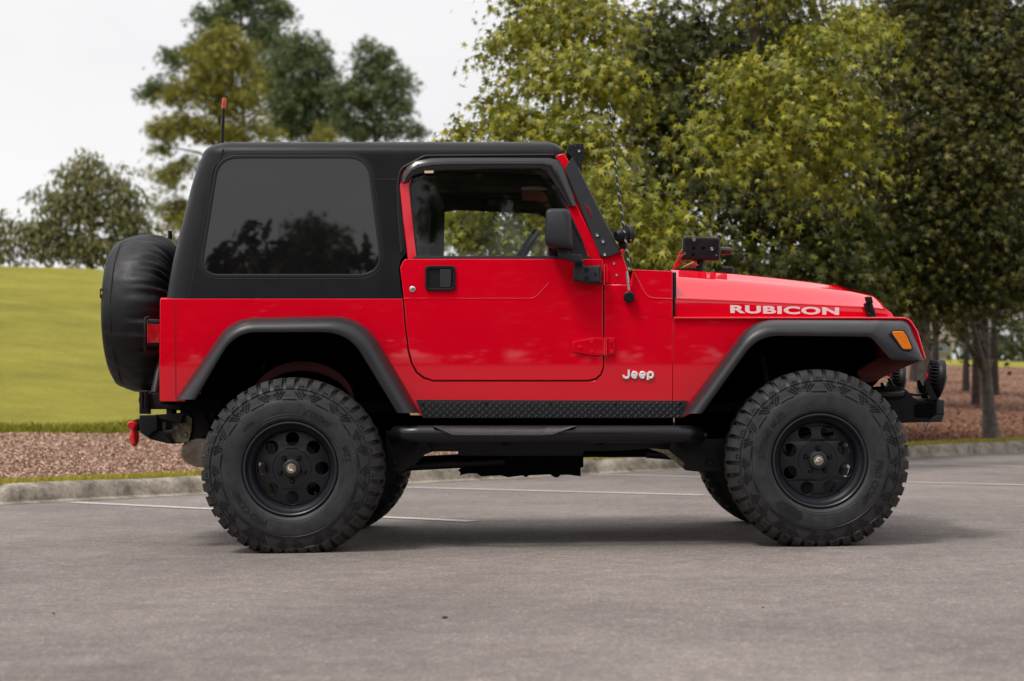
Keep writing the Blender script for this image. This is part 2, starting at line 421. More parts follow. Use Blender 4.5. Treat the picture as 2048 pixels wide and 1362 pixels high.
# kerb
prof = [(-.10, .004), (-.012, .008), (.004, .018), (.022, .085), (.036, .112), (.06, .130), (.095, KH + .002), (.17, KH), (.18, .05)]
ts = []; t = -45.0
while t < 75:
    ts.append(t)
    t += .12 if -1 < t < 16 else .6
secs = []
for t in ts:
    wob = .006 * math.sin(t * 2.1) + .004 * math.sin(t * 5.3 + 1)
    jt = (t % 3.05); cut = .55 if jt < .06 else 1.0
    sec = []
    for q, z in prof:
        x, y = xy(t, q * (1 if q < 0 else 1) + wob * (.3 + z * 4))
        x0, _ = xy(t, 0)
        sec.append((x, y, gz(max(-12, min(14, x0))) + z * (cut if .02 < z and q < .16 else 1) + .004 * math.sin(t * 3.7) * (z > .05)))
    secs.append(sec)
o = link('kerb', loft(secs), CONC); o['kind'] = 'structure'
# strip, mulch and lawn share one height function
def sheet(name, m, q0, q1, rows, tr, tst):
    n = int((tr[1] - tr[0]) / tst) + 1; g = []
    for i in range(n):
        t = tr[0] + i * tst; a, b = q0(t), q1(t)
        g.append([(lambda x, y: (x, y, zt(x, y)))(*xy(t, a + (b - a) * (k / rows) ** 1.7)) for k in range(rows + 1)])
    o = link(name, loft(g, ang=80), m); o['kind'] = 'structure'; return o
sheet('grass_strip', LAWNM, lambda t: .165, lambda t: .47 + .04 * math.sin(t * 4), 3, (-45, 75), .25)
sheet('mulch_bed', MULCHM, lambda t: .47 + .04 * math.sin(t * 4), qm, 26, (-45, 75), .25)
sheet('lawn', LAWNM, qm, lambda t: 260, 90, (-110, 200), .6)

rng = np.random.default_rng(3)
def rnd_mat(name, cols, rough=.8, trans=0.0, spec=.3):
    """colour picked per leaf / chip / blade (random per island) along a ramp"""
    m = bpy.data.materials.new(name); m.use_nodes = True; nt = m.node_tree; b = nt.nodes['Principled BSDF']
    b.inputs['Roughness'].default_value = rough; b.inputs['Specular IOR Level'].default_value = spec
    g = nt.nodes.new('ShaderNodeNewGeometry'); r = nt.nodes.new('ShaderNodeValToRGB'); e = r.color_ramp.elements
    e[0].color = (*cols[0], 1); e[1].color = (*cols[-1], 1)
    for i, c in enumerate(cols[1:-1]): e.new((i + 1) / (len(cols) - 1)).color = (*c, 1)
    nt.links.new(g.outputs['Random Per Island'], r.inputs[0]); nt.links.new(r.outputs[0], b.inputs['Base Color'])
    if trans:
        t = nt.nodes.new('ShaderNodeBsdfTranslucent'); mx = nt.nodes.new('ShaderNodeMixShader'); mx.inputs[0].default_value = trans
        nt.links.new(r.outputs[0], t.inputs[0]); nt.links.new(b.outputs[0], mx.inputs[1]); nt.links.new(t.outputs[0], mx.inputs[2])
        nt.links.new(mx.outputs[0], nt.nodes['Material Output'].inputs[0])
    return m
BLADE = rnd_mat('grass_blades', ((.25, .235, .022), (.37, .32, .036), (.46, .39, .055), (.50, .43, .11)), .7, .35)
BLADED = rnd_mat('long_grass_blades', ((.14, .16, .014), (.24, .235, .022), (.34, .315, .038)), .7, .35)
CHIPM = rnd_mat('mulch_chips', ((.22, .12, .08), (.36, .215, .15), (.46, .295, .215), (.54, .38, .29), (.66, .54, .45)), .85)
STRAWM = rnd_mat('pine_straw', ((.075, .028, .017), (.165, .066, .038), (.25, .112, .066), (.35, .19, .12)), .85)
def zt_np(xs, ys): return np.array([zt(a, b) for a, b in zip(xs, ys)])
def blades(n, tr, qf, h, wd, m, name, label, cat='grass'):
    t = rng.uniform(*tr, n); q = np.array([qf(tt, u) for tt, u in zip(t, rng.random(n))])
    X = K0.x + KU.x * t + KN.x * q; Y = K0.y + KU.y * t + KN.y * q; Z = zt_np(X, Y)
    a = rng.uniform(0, 2 * PI, n); hh = h * rng.uniform(.5, 1.25, n); lean = rng.normal(0, .35, (n, 2)) * hh[:, None]
    dx, dy = np.cos(a) * wd, np.sin(a) * wd
    base = np.stack([X, Y, Z - .004], 1); v = np.zeros((n, 4, 3))
    v[:, 0] = base - np.stack([dx, dy, 0 * dx], 1); v[:, 1] = base + np.stack([dx, dy, 0 * dx], 1)
    mid = base + np.stack([lean[:, 0] * .4, lean[:, 1] * .4, hh * .6], 1)
    v[:, 2] = mid + np.stack([dx * .6, dy * .6, 0 * dx], 1)
    v[:, 3] = base + np.stack([lean[:, 0], lean[:, 1], hh], 1)
    o = link(name, polys(v, 4, m, name)); tag(o, label, cat, kind='stuff'); return o
blades(30000, (-4, 26), lambda t, u: .17 + u * .32, .040, .005, BLADE, 'kerb_grass', 'thin strip of short grass growing along the top of the kerb')
blades(20000, (-9, 8), lambda t, u: qm(t) - .05 + u * .7, .075, .006, BLADED, 'long_grass', 'longer darker grass where the lawn meets the mulch')
# chips of mulch and pine straw
def chips(n, tr, qf, ln, wd, m, name, label):
    t = rng.uniform(*tr, n); q = np.array([qf(tt, u) for tt, u in zip(t, rng.random(n))])
    X = K0.x + KU.x * t + KN.x * q; Y = K0.y + KU.y * t + KN.y * q; Z = zt_np(X, Y) + rng.uniform(.0, .02, n)
    a = rng.uniform(0, 2 * PI, n); tl = rng.normal(0, .35, n); L_ = ln * rng.uniform(.4, 1.3, n); Wd = wd * rng.uniform(.5, 1.3, n)
    u = np.stack([np.cos(a) * np.cos(tl), np.sin(a) * np.cos(tl), np.sin(tl)], 1) * L_[:, None]
    s = np.stack([-np.sin(a), np.cos(a), rng.normal(0, .35, n)], 1) * Wd[:, None]
    c = np.stack([X, Y, Z], 1); v = np.stack([c - u - s, c + u - s * .7, c + u * .8 + s, c - u * .9 + s], 1)
    o = link(name, polys(v, 4, m, name)); tag(o, label, 'mulch', kind='stuff')
chips(110000, (-6, 7), lambda t, u: .46 + u * (qm(t) - .6), .012, .0048, CHIPM, 'mulch_chips', 'loose reddish brown mulch chips between kerb and lawn')
chips(90000, (11.5, 48), lambda t, u: .46 + u ** 1.3 * max(.3, min(21, (t - 10.5) / .95)), .034, .006, STRAWM, 'pine_straw', 'brown pine straw covering the bed under the trees')
# dry needles and small stones lying on the asphalt
v = []
for px, py, n, sp in ((130, 1092, 9, .10), (365, 1160, 12, .12), (1080, 1047, 10, .12), (1290, 1187, 9, .09), (1380, 1108, 7, .1), (1650, 1216, 5, .08), (700, 1022, 5, .1), (940, 1165, 6, .15), (1540, 1218, 4, .06), (330, 1225, 4, .1), (1060, 1290, 5, .12)):
    c = hit(px, py)
    for k in range(n):
        a = random.gauss(.05, .35); l = random.uniform(.05, .11); x = c.x + random.gauss(0, sp); y = c.y + random.gauss(0, sp * .35)
        dx, dy = math.cos(a) * l / 2, math.sin(a) * l / 2; nx, ny = -math.sin(a) * .0011, math.cos(a) * .0011
        v.append([(x - dx - nx, y - dy - ny, gz(x) + .005), (x + dx - nx, y + dy - ny, gz(x) + .006), (x + dx + nx, y + dy + ny, gz(x) + .006), (x - dx + nx, y - dy + ny, gz(x) + .005)])
NEED = rnd_mat('dry_needles', ((.22, .10, .05), (.36, .17, .09), (.45, .26, .15)), .8)
o = link('dry_needles', polys(np.array(v), 4, NEED, 'dry_needles')); tag(o, 'scattered dry pine needles lying on the asphalt', 'pine needles', kind='stuff')
STONE = mat('dark_pebble', (.035, .035, .04), .7, var=.4, vscale=80)
for i, (px, py, s, lb) in enumerate(((890, 1237, .007, 'small dark pebble on the asphalt in front of the car'), (107, 1228, .004, 'tiny dark pebble on the asphalt at the left edge'), (1526, 1216, .0035, 'tiny dark pebble on the asphalt beside dry needles'))):
    c = hit(px, py); bm = bmesh.new(); bmesh.ops.create_icosphere(bm, subdivisions=2, radius=s)
    for q in bm.verts: q.co = Vector((q.co.x * 1.3, q.co.y, q.co.z * .7)) * random.uniform(.85, 1.1)
    me = bpy.data.meshes.new('pebble'); bm.to_mesh(me); bm.free()
    o = link('pebble', smooth(me, 60), STONE); o.location = (c.x, c.y, c.z + s * .55); tag(o, lb, 'pebble', 'pebbles on the asphalt')

# ================================================================ TREES
def star5():
    pts = []
    lob = [(-24, .70), (34, .95), (90, 1.08), (146, .95), (204, .70)]
    for i, (a, r) in enumerate(lob):
        pts.append((math.cos(R(a)) * r, math.sin(R(a)) * r))
        if i < 4:
            b = (a + lob[i + 1][0]) / 2; pts.append((math.cos(R(b)) * .29, math.sin(R(b)) * .29))
    pts.append((-.10, -.25)); pts.append((.10, -.25))
    return np.array(pts)
def oval(): return np.array([(0, -1), (.34, -.5), (.40, .05), (.22, .6), (0, 1), (-.22, .6), (-.40, .05), (-.34, -.5)]) * .8
def oaky(): return np.array([(0, -1), (.25, -.55), (.16, -.3), (.5, .05), (.25, .2), (.38, .6), (0, 1), (-.38, .6), (-.25, .2), (-.5, .05), (-.16, -.3), (-.25, -.55)]) * .85
def burst(k=9):
    p = []
    for i in range(k):
        a = 2 * PI * i / k; p.append((math.cos(a), math.sin(a))); a += PI / k; p.append((math.cos(a) * .16, math.sin(a) * .16))
    return np.array(p)
def norm(v): return v / np.maximum(np.linalg.norm(v, axis=-1, keepdims=True), 1e-9)
def leaves(c, out, size, shape, m, name, droop=.8, up=.7, jit=.55, curl=.18):
    """c (n,3) centres, out (n,3) outward directions"""
    n = len(c)
    t = norm(out * .5 + np.array([0, 0, -droop]) + rng.normal(0, jit, (n, 3)))
    nn = out * .6 + np.array([0, 0, up]) + rng.normal(0, jit, (n, 3)); nn = norm(nn - t * (nn * t).sum(1, keepdims=True))
    b = np.cross(t, nn); s = (size * rng.uniform(.5, 1.3, n))[:, None, None]
    tp = shape; r2 = (tp ** 2).sum(1)
    v = c[:, None] + s * (b[:, None] * tp[None, :, 0, None] + t[:, None] * tp[None, :, 1, None] - nn[:, None] * (r2 * curl)[None, :, None])
    return polys(v, len(tp), m, name)
def lobe_sprays(lobes, d, dens, per, spread, flat=.4, dr=1.0, shell=.45, droop=.35):
    """lobes: (px, py, rx_px, ry_px[, d]); returns leaf centres and outward directions (world)"""
    cs, outs = [], []
    for lb in lobes:
        dd = lb[4] if len(lb) > 4 else d
        c = np.array([(lb[0] - CX) / F * dd, dd - D0, H - (lb[1] - CY) / F * dd]); rx, rz = lb[2] / F * dd, lb[3] / F * dd
        ry = dr * (rx + rz) / 2
        n = max(3, int(dens * (rx * rz + rx * ry + ry * rz) / 3))
        u = norm(rng.normal(size=(n, 3))); r = (shell + (1 - shell) * rng.random(n)) ** .8
        sc = c + u * r[:, None] * np.array([rx, ry, rz])
        o = norm(u * np.array([1, 1, .6]) + rng.normal(0, .25, (n, 3)))
        k = rng.poisson(per, n) + 1; idx = np.repeat(np.arange(n), k); m = len(idx)
        off = rng.normal(0, 1, (m, 3)) * np.array([spread, spread, spread * flat])
        hr_ = np.hypot(off[:, 0], off[:, 1]); off[:, 2] -= droop * hr_ * hr_ / max(spread, 1e-6)
        cs.append(sc[idx] + off); outs.append(norm(o[idx] + .6 * norm(off)))
    return np.concatenate(cs), np.concatenate(outs)
def trunk_mesh(pts, r0, r1, limbs=(), seg=10):
    """pts: trunk centre line (local); limbs: (from fraction, end point, radius)"""
    pts = [Vector(p) for p in pts]; n = len(pts); ms = []
    rad = [(r0 + (r1 - r0) * (i / (n - 1)) ** .8) * (1.25 if i == 0 else 1) for i in range(n)]
    ms.append(tube(pts, rad, seg))
    for f, e, r in limbs:
        k = f * (n - 1); i = min(int(k), n - 2); s = pts[i].lerp(pts[i + 1], k - i); e = Vector(e)
        m1 = s.lerp(e, .35) + Vector((random.gauss(0, .05), random.gauss(0, .05), .12 * (e - s).length)); m2 = s.lerp(e, .7) + Vector((random.gauss(0, .06), random.gauss(0, .06), .10 * (e - s).length))
        ms.append(tube([s, m1, m2, e], [r, r * .75, r * .5, r * .2], 7))
    return join(ms)
BARK = mat('grey_bark', (.17, .145, .125), .9, var=.6, vscale=14, col2=(.07, .058, .05), bump=.02, bscale=26)
BARKD = mat('dark_bark', (.055, .042, .037), .9, var=.6, vscale=12, col2=(.02, .016, .014), bump=.02, bscale=22)
BARKP = mat('pine_bark', (.10, .07, .058), .9, var=.6, vscale=9, col2=(.04, .028, .024), bump=.03, bscale=16)
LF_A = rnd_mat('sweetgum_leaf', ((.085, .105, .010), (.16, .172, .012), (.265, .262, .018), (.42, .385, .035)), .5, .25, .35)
LF_A2 = rnd_mat('sweetgum_leaf_shaded', ((.022, .031, .008), (.044, .054, .010), (.078, .084, .014), (.17, .155, .03)), .5, .25, .2)  # darker copy of the sweetgum leaf; shade put into its colours
LF_B = rnd_mat('oak_leaf_dark', ((.020, .026, .008), (.042, .048, .010), (.080, .080, .016), (.21, .185, .04)), .5, .22, .2)  # dark species, with crown shade and bright highlights also put into the colours
LF_O = rnd_mat('hazy_oak_leaf', ((.10, .115, .055), (.155, .165, .065), (.21, .205, .08), (.28, .25, .105)), .6, .35)  # paler with distance; haze put into the leaf colours
LF_P1 = rnd_mat('pine_needles_yellow', ((.13, .14, .022), (.20, .20, .03), (.27, .25, .045), (.31, .28, .07)), .6, .3)
LF_P2 = rnd_mat('pine_needles_green', ((.06, .10, .05), (.095, .14, .062), (.135, .175, .072), (.18, .20, .08)), .6, .3)  # lightened for distance; haze put into the needle colours
LF_F = rnd_mat('far_wood_leaf', ((.03, .04, .02), (.055, .065, .025), (.09, .095, .03)), .7, .25)
STAR, OVAL, OAKY, BURST = star5(), oval(), oaky(), burst()
def tree(name, label, cat, px, d, lobes, kind, group=None, trunk=None, dens=1.0, limbs_n=9):
    """a tree standing at pixel column px, d metres away; lobes shape its crown"""
    x, y = (px - CX) / F * d, d - D0; z = zt(x, y); base = np.array([x, y, z])
    root = empty(name, (x, y, z)); tag(root, label, cat, group)
    K = dict(gum=(STAR, .060, LF_A, 115, 74, .20), gum2=(STAR, .070, LF_A2, 120, 48, .22), dark=(STAR, .060, LF_B, 150, 56, .22),
             oak=(OAKY, .13, LF_O, 30, 42, .32), pine=(BURST, .21, LF_P2, 20, 44, .27), pine_y=(BURST, .21, LF_P1, 19, 44, .27))[kind]
    pine = kind.startswith('pine')
    if kind == 'gum': lobes = [(l[0], l[1], l[2] * .90, l[3] * .70, *l[4:]) for l in lobes]
    c, o = lobe_sprays(lobes, d, K[3] * dens, K[4], K[5], .30 if not pine else .6, 1.0, .25, .15 if pine else .35)
    me = leaves(c - base, o, K[1], K[0], K[2], 'crown', droop=(.1 if pine else .75), up=(.3 if pine else .65), jit=(.9 if pine else .55 if kind == 'dark' else .40), curl=(.0 if pine else .2))
    link('crown', me, None, root)
    tops = [np.array([(l[0] - CX) / F * (l[4] if len(l) > 4 else d), (l[4] if len(l) > 4 else d) - D0, H - (l[1] - CY) / F * (l[4] if len(l) > 4 else d)]) - base for l in lobes]
    top = max(tops, key=lambda q: q[2])
    bark, r0, pth = trunk if trunk else (BARKP if pine else BARKD, .16, None)
    if pth: pth = [P(a, b, dd - D0) - Vector(base) for a, b, dd in pth]; pth[0].z = -.1
    else: pth = [(0, 0, -.15)] + [(top[0] * (k / 6) ** 1.5 + random.gauss(0, .06), top[1] * (k / 6) ** 1.5, top[2] * k / 6 * .96) for k in range(1, 7)]
    lim = []
    zt_ = Vector(pth[-1]).z
    for q in sorted(tops, key=lambda q: random.random())[:limbs_n]:
        f = max(.15, min(.92, (q[2] - .25 * math.hypot(q[0], q[1])) / max(zt_, .1))); lim.append((f, q, r0 * .38))
    link('trunk', trunk_mesh(pth, r0, r0 * .3, lim), bark, root)
    return root
# pines and oaks beyond the crest of the lawn
pineA = tree('pine_tree', 'tall blue green pine whose top leaves the frame behind the yellow pine', 'pine tree', 492, 84,
     [(490, 0, 75, 42), (535, 50, 48, 40), (430, 45, 52, 40), (555, 20, 34, 30), (480, -70, 60, 50), (545, 105, 55, 45), (320, 170, 38, 26), (305, 185, 22, 16), (350, 120, 36, 22), (560, 165, 55, 55), (400, 100, 40, 35), (580, 215, 40, 40)], 'pine', 'pines behind the lawn')
tree('pine_tree', 'yellow green pine with open layered boughs behind the car roof', 'pine tree', 440, 72,
     [(440, 62, 48, 28), (425, 100, 62, 30), (475, 115, 48, 40), (420, 150, 75, 34), (490, 165, 45, 40), (375, 190, 60, 28), (460, 205, 80, 36), (345, 250, 52, 20), (315, 262, 26, 14), (400, 258, 60, 26), (470, 262, 60, 30), (525, 262, 40, 24), (345, 345, 40, 24), (322, 300, 22, 12), (385, 330, 30, 22), (330, 405, 28, 16), (345, 440, 38, 24), (380, 420, 40, 30)], 'pine_y', 'pines behind the lawn')
pineC = tree('pine_tree', 'round topped dark green pine second from the right of its row', 'pine tree', 622, 80,
     [(612, 88, 48, 26), (585, 120, 50, 34), (640, 130, 42, 40), (610, 175, 66, 38), (570, 210, 50, 36), (655, 190, 45, 38), (630, 240, 66, 34), (585, 255, 44, 26), (680, 235, 34, 30), (640, 300, 60, 30)], 'pine', 'pines behind the lawn')
pineD = tree('pine_tree', 'green pine standing rightmost of its row against the white sky', 'pine tree', 742, 78,
     [(755, 105, 48, 20), (735, 140, 55, 32), (785, 165, 42, 36), (745, 195, 66, 38), (700, 180, 36, 40), (805, 205, 28, 26), (700, 235, 46, 34), (780, 240, 50, 30), (820, 262, 22, 16), (730, 265, 50, 18), (760, 320, 60, 30)], 'pine', 'pines behind the lawn')
tree('young_pine_tree', 'low yellow pine top showing just above the car roof between darker pines', 'pine tree', 655, 70, [(655, 278, 34, 16), (640, 320, 50, 30), (660, 400, 40, 60)], 'pine_y', 'pines behind the lawn', limbs_n=3)
tree('oak_tree', 'broad rounded oak on the lawn crest left of the pines', 'oak tree', 185, 62,
     [(175, 318, 34, 24), (150, 350, 56, 28), (215, 352, 52, 30), (105, 392, 40, 26), (255, 385, 42, 30), (165, 395, 70, 34), (215, 425, 66, 34), (75, 445, 50, 30), (130, 440, 60, 34), (265, 440, 42, 34), (45, 485, 40, 28), (110, 490, 70, 28), (190, 480, 70, 34), (255, 490, 52, 26), (300, 470, 30, 30)], 'oak', 'broadleaf trees on the crest', trunk=(BARKD, .17, None))
tree('oak_tree', 'oak cut by the left edge of the frame on the lawn crest', 'oak tree', -45, 62, [(-20, 440, 30, 34), (-30, 480, 46, 40), (-70, 430, 50, 40), (0, 500, 24, 22)], 'oak', 'broadleaf trees on the crest', limbs_n=4)
tree('oak_sapling', 'small leafy sapling beside the spare wheel on the lawn crest', 'sapling', 318, 60, [(320, 490, 28, 26), (345, 470, 24, 30), (335, 515, 30, 14)], 'oak', 'broadleaf trees on the crest', limbs_n=2)
# sweetgums right behind the car
tree('sweetgum_tree', 'bright yellow green sweetgum rising behind the car roof and windscreen', 'sweetgum tree', 1135, 18.6,
     [(1060, 20, 85, 90), (1010, 60, 50, 60, 18), (1160, 20, 110, 90, 17.6), (1090, 130, 90, 70, 17.6), (1180, 150, 110, 80, 17), (990, 215, 60, 50, 18), (930, 262, 42, 32, 17.8), (1060, 230, 110, 60, 17.2), (1160, 260, 120, 60, 16.8), (960, 320, 90, 60, 18), (1050, 340, 120, 80, 18), (910, 420, 70, 80, 18.6), (980, 450, 90, 80, 18.2), (1080, 450, 110, 90, 18), (1130, -100, 150, 120, 18.5), (1250, 420, 80, 90, 15.6), (1330, 450, 70, 70, 15.4), (1220, 340, 70, 60, 15.6), (1300, 500, 90, 60, 15.6)], 'gum', 'sweetgums behind the car',
     trunk=(BARK, .11, None))
tree('sweetgum_tree', 'large sweetgum with bright drooping boughs above the bonnet', 'sweetgum tree', 1512, 19.4,
     [(1560, -90, 190, 120), (1700, 20, 75, 60, 17), (1640, 70, 90, 60, 16.6), (1560, 130, 100, 60, 16.4), (1480, 140, 60, 40, 17.2), (1660, 165, 90, 60, 16.6), (1580, 215, 110, 60, 16.2), (1690, 260, 70, 60, 16.8), (1420, 260, 80, 50, 16.4), (1520, 290, 90, 50, 16.4), (1640, 330, 90, 50, 16.8)], 'gum', 'sweetgums behind the car',
     trunk=(BARKD, .10, [(1512, 900, 19.4), (1505, 600, 19.4), (1500, 350, 19.3), (1508, 150, 19.4), (1520, -50, 19.4)]))
tree('sweetgum_tree', 'sweetgum behind the bonnet, its shade put into darker leaf colours', 'sweetgum tree', 1600, 21,
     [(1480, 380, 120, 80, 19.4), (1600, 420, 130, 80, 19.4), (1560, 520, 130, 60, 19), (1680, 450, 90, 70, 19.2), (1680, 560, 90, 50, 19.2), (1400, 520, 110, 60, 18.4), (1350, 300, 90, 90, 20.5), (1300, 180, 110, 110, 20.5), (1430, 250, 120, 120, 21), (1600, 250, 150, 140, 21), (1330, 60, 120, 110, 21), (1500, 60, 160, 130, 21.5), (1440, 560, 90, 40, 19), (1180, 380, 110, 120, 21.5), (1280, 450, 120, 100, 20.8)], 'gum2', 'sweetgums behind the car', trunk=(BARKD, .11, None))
# dark trees on the mulch at the right
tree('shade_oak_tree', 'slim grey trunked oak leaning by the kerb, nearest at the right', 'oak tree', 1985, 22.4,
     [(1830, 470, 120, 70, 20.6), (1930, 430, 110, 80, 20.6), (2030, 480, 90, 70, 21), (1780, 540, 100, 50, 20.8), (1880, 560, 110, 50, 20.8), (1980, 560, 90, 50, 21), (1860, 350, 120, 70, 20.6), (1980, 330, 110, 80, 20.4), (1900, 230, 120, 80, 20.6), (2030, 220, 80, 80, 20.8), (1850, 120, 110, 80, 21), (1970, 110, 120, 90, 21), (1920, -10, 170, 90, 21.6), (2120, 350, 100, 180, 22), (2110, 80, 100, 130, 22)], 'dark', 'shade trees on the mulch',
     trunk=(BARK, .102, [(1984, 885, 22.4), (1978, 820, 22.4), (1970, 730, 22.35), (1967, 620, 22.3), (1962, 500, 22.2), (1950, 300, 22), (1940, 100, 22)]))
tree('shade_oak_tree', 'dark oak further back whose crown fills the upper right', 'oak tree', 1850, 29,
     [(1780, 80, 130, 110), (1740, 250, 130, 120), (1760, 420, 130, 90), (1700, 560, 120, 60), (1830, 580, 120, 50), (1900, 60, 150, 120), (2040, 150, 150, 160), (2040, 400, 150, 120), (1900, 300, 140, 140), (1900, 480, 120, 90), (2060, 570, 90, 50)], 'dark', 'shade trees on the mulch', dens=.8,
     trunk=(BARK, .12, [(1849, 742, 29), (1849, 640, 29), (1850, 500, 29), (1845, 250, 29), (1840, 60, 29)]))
for px, d, r, bark, py, lb, lob in (
        (1952, 31, .075, BARKP, 778, 'reddish brown pine trunk close behind the leaning grey oak', [(1950, 520, 70, 60), (1945, 400, 90, 90)]),
        (1932, 36, .07, BARKD, 757, 'dark thin trunk left of the reddish brown trunk', [(1935, 540, 60, 50), (1925, 430, 90, 90)]),
        (1988, 35, .09, BARKD, 765, 'dark trunk half hidden behind the leaning grey oak', [(1995, 540, 60, 50), (2000, 430, 90, 90)]),
        (1871, 34, .085, BARKD, 718, 'dark upright trunk just right of the grey trunk by the front lamp', [(1875, 540, 60, 50), (1870, 430, 90, 90)]),
        (1833, 40, .15, BARKD, 756, 'stout dark trunk seen low between bumper and wing', [(1835, 540, 60, 50), (1830, 430, 90, 90)])):
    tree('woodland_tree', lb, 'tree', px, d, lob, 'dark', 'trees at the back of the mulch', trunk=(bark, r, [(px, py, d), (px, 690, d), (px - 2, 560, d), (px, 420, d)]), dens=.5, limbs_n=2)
# far wood behind the right-hand lawn: one mass
def far_lobes():
    l = []
    for k in range(46):
        px = 1480 + k * 30 + random.gauss(0, 8); l.append((px, random.uniform(620, 705), 55, random.uniform(36, 60), random.uniform(185, 215)))
        if k % 2: l.append((px, random.uniform(540, 600), 60, 50, 215))
    return l
c, o_ = lobe_sprays(far_lobes(), 200, 2.2, 24, .9, .5, .5, .2)
o = link('far_wood', leaves(c, o_, .55, OAKY, LF_F, 'far_wood')); tag(o, 'dark green wood beyond the lawn on the right', 'woodland', kind='stuff')
# cottage beyond the lawn
hx, hd = 1870, 150.0
hb = empty('cottage', ((hx - CX) / F * hd, hd - D0, 0)); hb.location.z = zt(hb.location.x, hb.location.y)
tag(hb, 'small beige cottage with a grey roof glimpsed between the trunks', 'house')
SID = mat('beige_siding', (.22, .19, .155), .8, var=.15, vscale=2); SHG = mat('grey_shingles', (.20, .165, .14), .9, var=.4, vscale=3); WTR = mat('white_trim', (.42, .40, .36), .6); PANE = mat('blue_grey_pane', (.16, .20, .24), .15)
hw = 1.25
link('wall', box((-1.4, 1.5, hw / 2 - .3), (5.2, 4, hw * 1.0 + 1.2)), SID, hb)
link('corner_board', box((1.28, -.55, hw / 2), (.2, .16, 2.1)), WTR, hb)
wf = link('window', box((.55, -.53, .95), (.95, .08, .75)), WTR, hb); link('pane', box((.55, -.59, .95), (.75, .06, .55)), PANE, wf)
link('roof', mesh_of([(-4.4, -1, 1.55), (1.6, -1, 1.55), (1.6, 4, 1.55), (-4.4, 4, 1.55), (-3.2, 1.5, 3.9), (.35, 1.5, 3.9)], [(0, 1, 5, 4), (1, 2, 5), (2, 3, 4, 5), (3, 0, 4), (0, 3, 2, 1)], ang=10), SHG, hb)
# pines across the lot behind the camera; the windows and paint mirror them
def copy_tree(o, loc, rz, sc, label, group):
    c = o.copy(); C.objects.link(c); c.location = loc; c.rotation_euler = (0, 0, rz); c.scale = (sc, sc, sc); c['label'] = label; c['group'] = group
    for ch in list(o.children):
        k = ch.copy(); C.objects.link(k); k.parent = c
    return c
row = []
x = -34.0; k = 0
while x < 30:
    h = random.uniform(12.2, 13.9) if x < -3.6 else (random.uniform(14.6, 15.6) if x < -1.8 else random.uniform(18, 20.5))
    row.append((x, -50 - 3 * math.sin(k * 2.1), h / 12.3 * random.uniform(.93, 1.04), k * 1.7, pineD if k % 2 else pineC)); x += 1.9; k += 1
for i, (x, y, s, rz, src) in enumerate(row):
    copy_tree(src, (x, y, gz(max(-14, min(14, x)))), rz, s, 'pine across the lot behind the camera', 'pines behind the camera')

lob = [(0, 0, 0, 0)]
cs, os_ = [], []
for k in range(30):
    cx, cy = -46 + k * 2.9 + random.gauss(0, .5), -43 + random.gauss(0, 1.2); h = random.uniform(11.0, 12.2) if cx < -9 else (random.uniform(12.2, 13.6) if cx < -3.5 else random.uniform(12, 14.5)); n = 3600
    u = norm(rng.normal(size=(n, 3))); cs.append(np.array([cx, cy, h * .5]) + u * (.5 + .5 * rng.random((n, 1))) * np.array([2.3, 1.8, h * .52])); os_.append(u)
o = link('hedge_wood', leaves(np.concatenate(cs), np.concatenate(os_), .42, OAKY, LF_B, 'hedge_wood')); tag(o, 'dense dark hedge across the lot behind the camera', 'hedge', kind='stuff')

# ================================================================ THE CAR
car = empty('off_road_car', (0, 0, 0)); tag(car, 'red two-door off-road car with black hard top and big mud tyres on the asphalt', 'car')
ZB = W(600, 594, .187).z                                   # belt line
def yb(x, z): return .186 + .095 * (z - .95) ** 2            # tub side: a slight barrel
def yt(x, z): return yb(x, ZB) + .085 * (z - ZB) if z > ZB else yb(x, z)   # leans in above the belt
def off(f, d): return lambda x, z: f(x, z) + d
def yh(x, z):                                              # bonnet and grille narrow towards the front
    return .20 + .20 * max(0, min(1, (x - .55) / 1.05)) 
ZC = [.62 + .06 * k for k in range(12)]
# ---- tub
fl_o = fillet_open([(351, 799), (463, 637, 88), (727, 630, 116), (839, 826)], 11)
fl_i = fillet_open([(391, 799), (470, 665, 80), (696, 665, 92), (794, 826)], 11)
arch = [((a[0] + b[0]) / 2, (a[1] + b[1]) / 2) for a, b in zip(fl_o, fl_i)]
door_low = [(804, 560), (805, 597), (809, 650), (815, 700), (822, 728), (832, 746), (846, 757), (866, 763), (1176, 763), (1192, 760), (1203, 750), (1208, 736), (1209, 700), (1209, 560)]
tub = [(320, 597, 3), (803, 597)] + door_low[1:-1] + [(1209, 568), (1345, 570), (1345, 835), (846, 835), (812, 805)] + arch[::-1] + [(371, 803), (319, 803, 3)]
me = plate([fillet(tub, 4)], yb, .03, .003, ZC)
# rear face with the tailgate, cowl side above the seam
xr = W(319, 700, .19).x; ZT0, ZT1 = W(600, 803, .19).z, ZB
rearm = box((xr + .02, YC, (ZT0 + ZT1) / 2), (.036, 2 * (YC - .195), ZT1 - ZT0 - .004), .006)
floor_ = box(((xr + 1.55) / 2 - .1, YC, .640), (1.5 - xr - .3, 1.30, .05))
fire = box((W(1300, 700, .2).x, YC, .93), (.04, 1.40, .54))
t1 = link('tub_side', me, RED, car); mirror(t1)
link('tub_rear', join([rearm]), RED, car)
link('floor_pan', join([floor_, fire]), DARK, car)
seam = link('corner_seam', join([plate([[(351.2, 599), (352.6, 599), (352.6, 796), (351.2, 796)]], off(yb, -.0006), .004, .0002, ZC)]), SEAL, t1)
cowl = [(1209, 570), (1262, 570), (1264, 548, 6), (1267, 539, 4), (1345, 542), (1345, 633.5), (1209, 633.5)]
cw = plate([fillet(cowl)], off(yb, -.001), .03, .003, ZC)
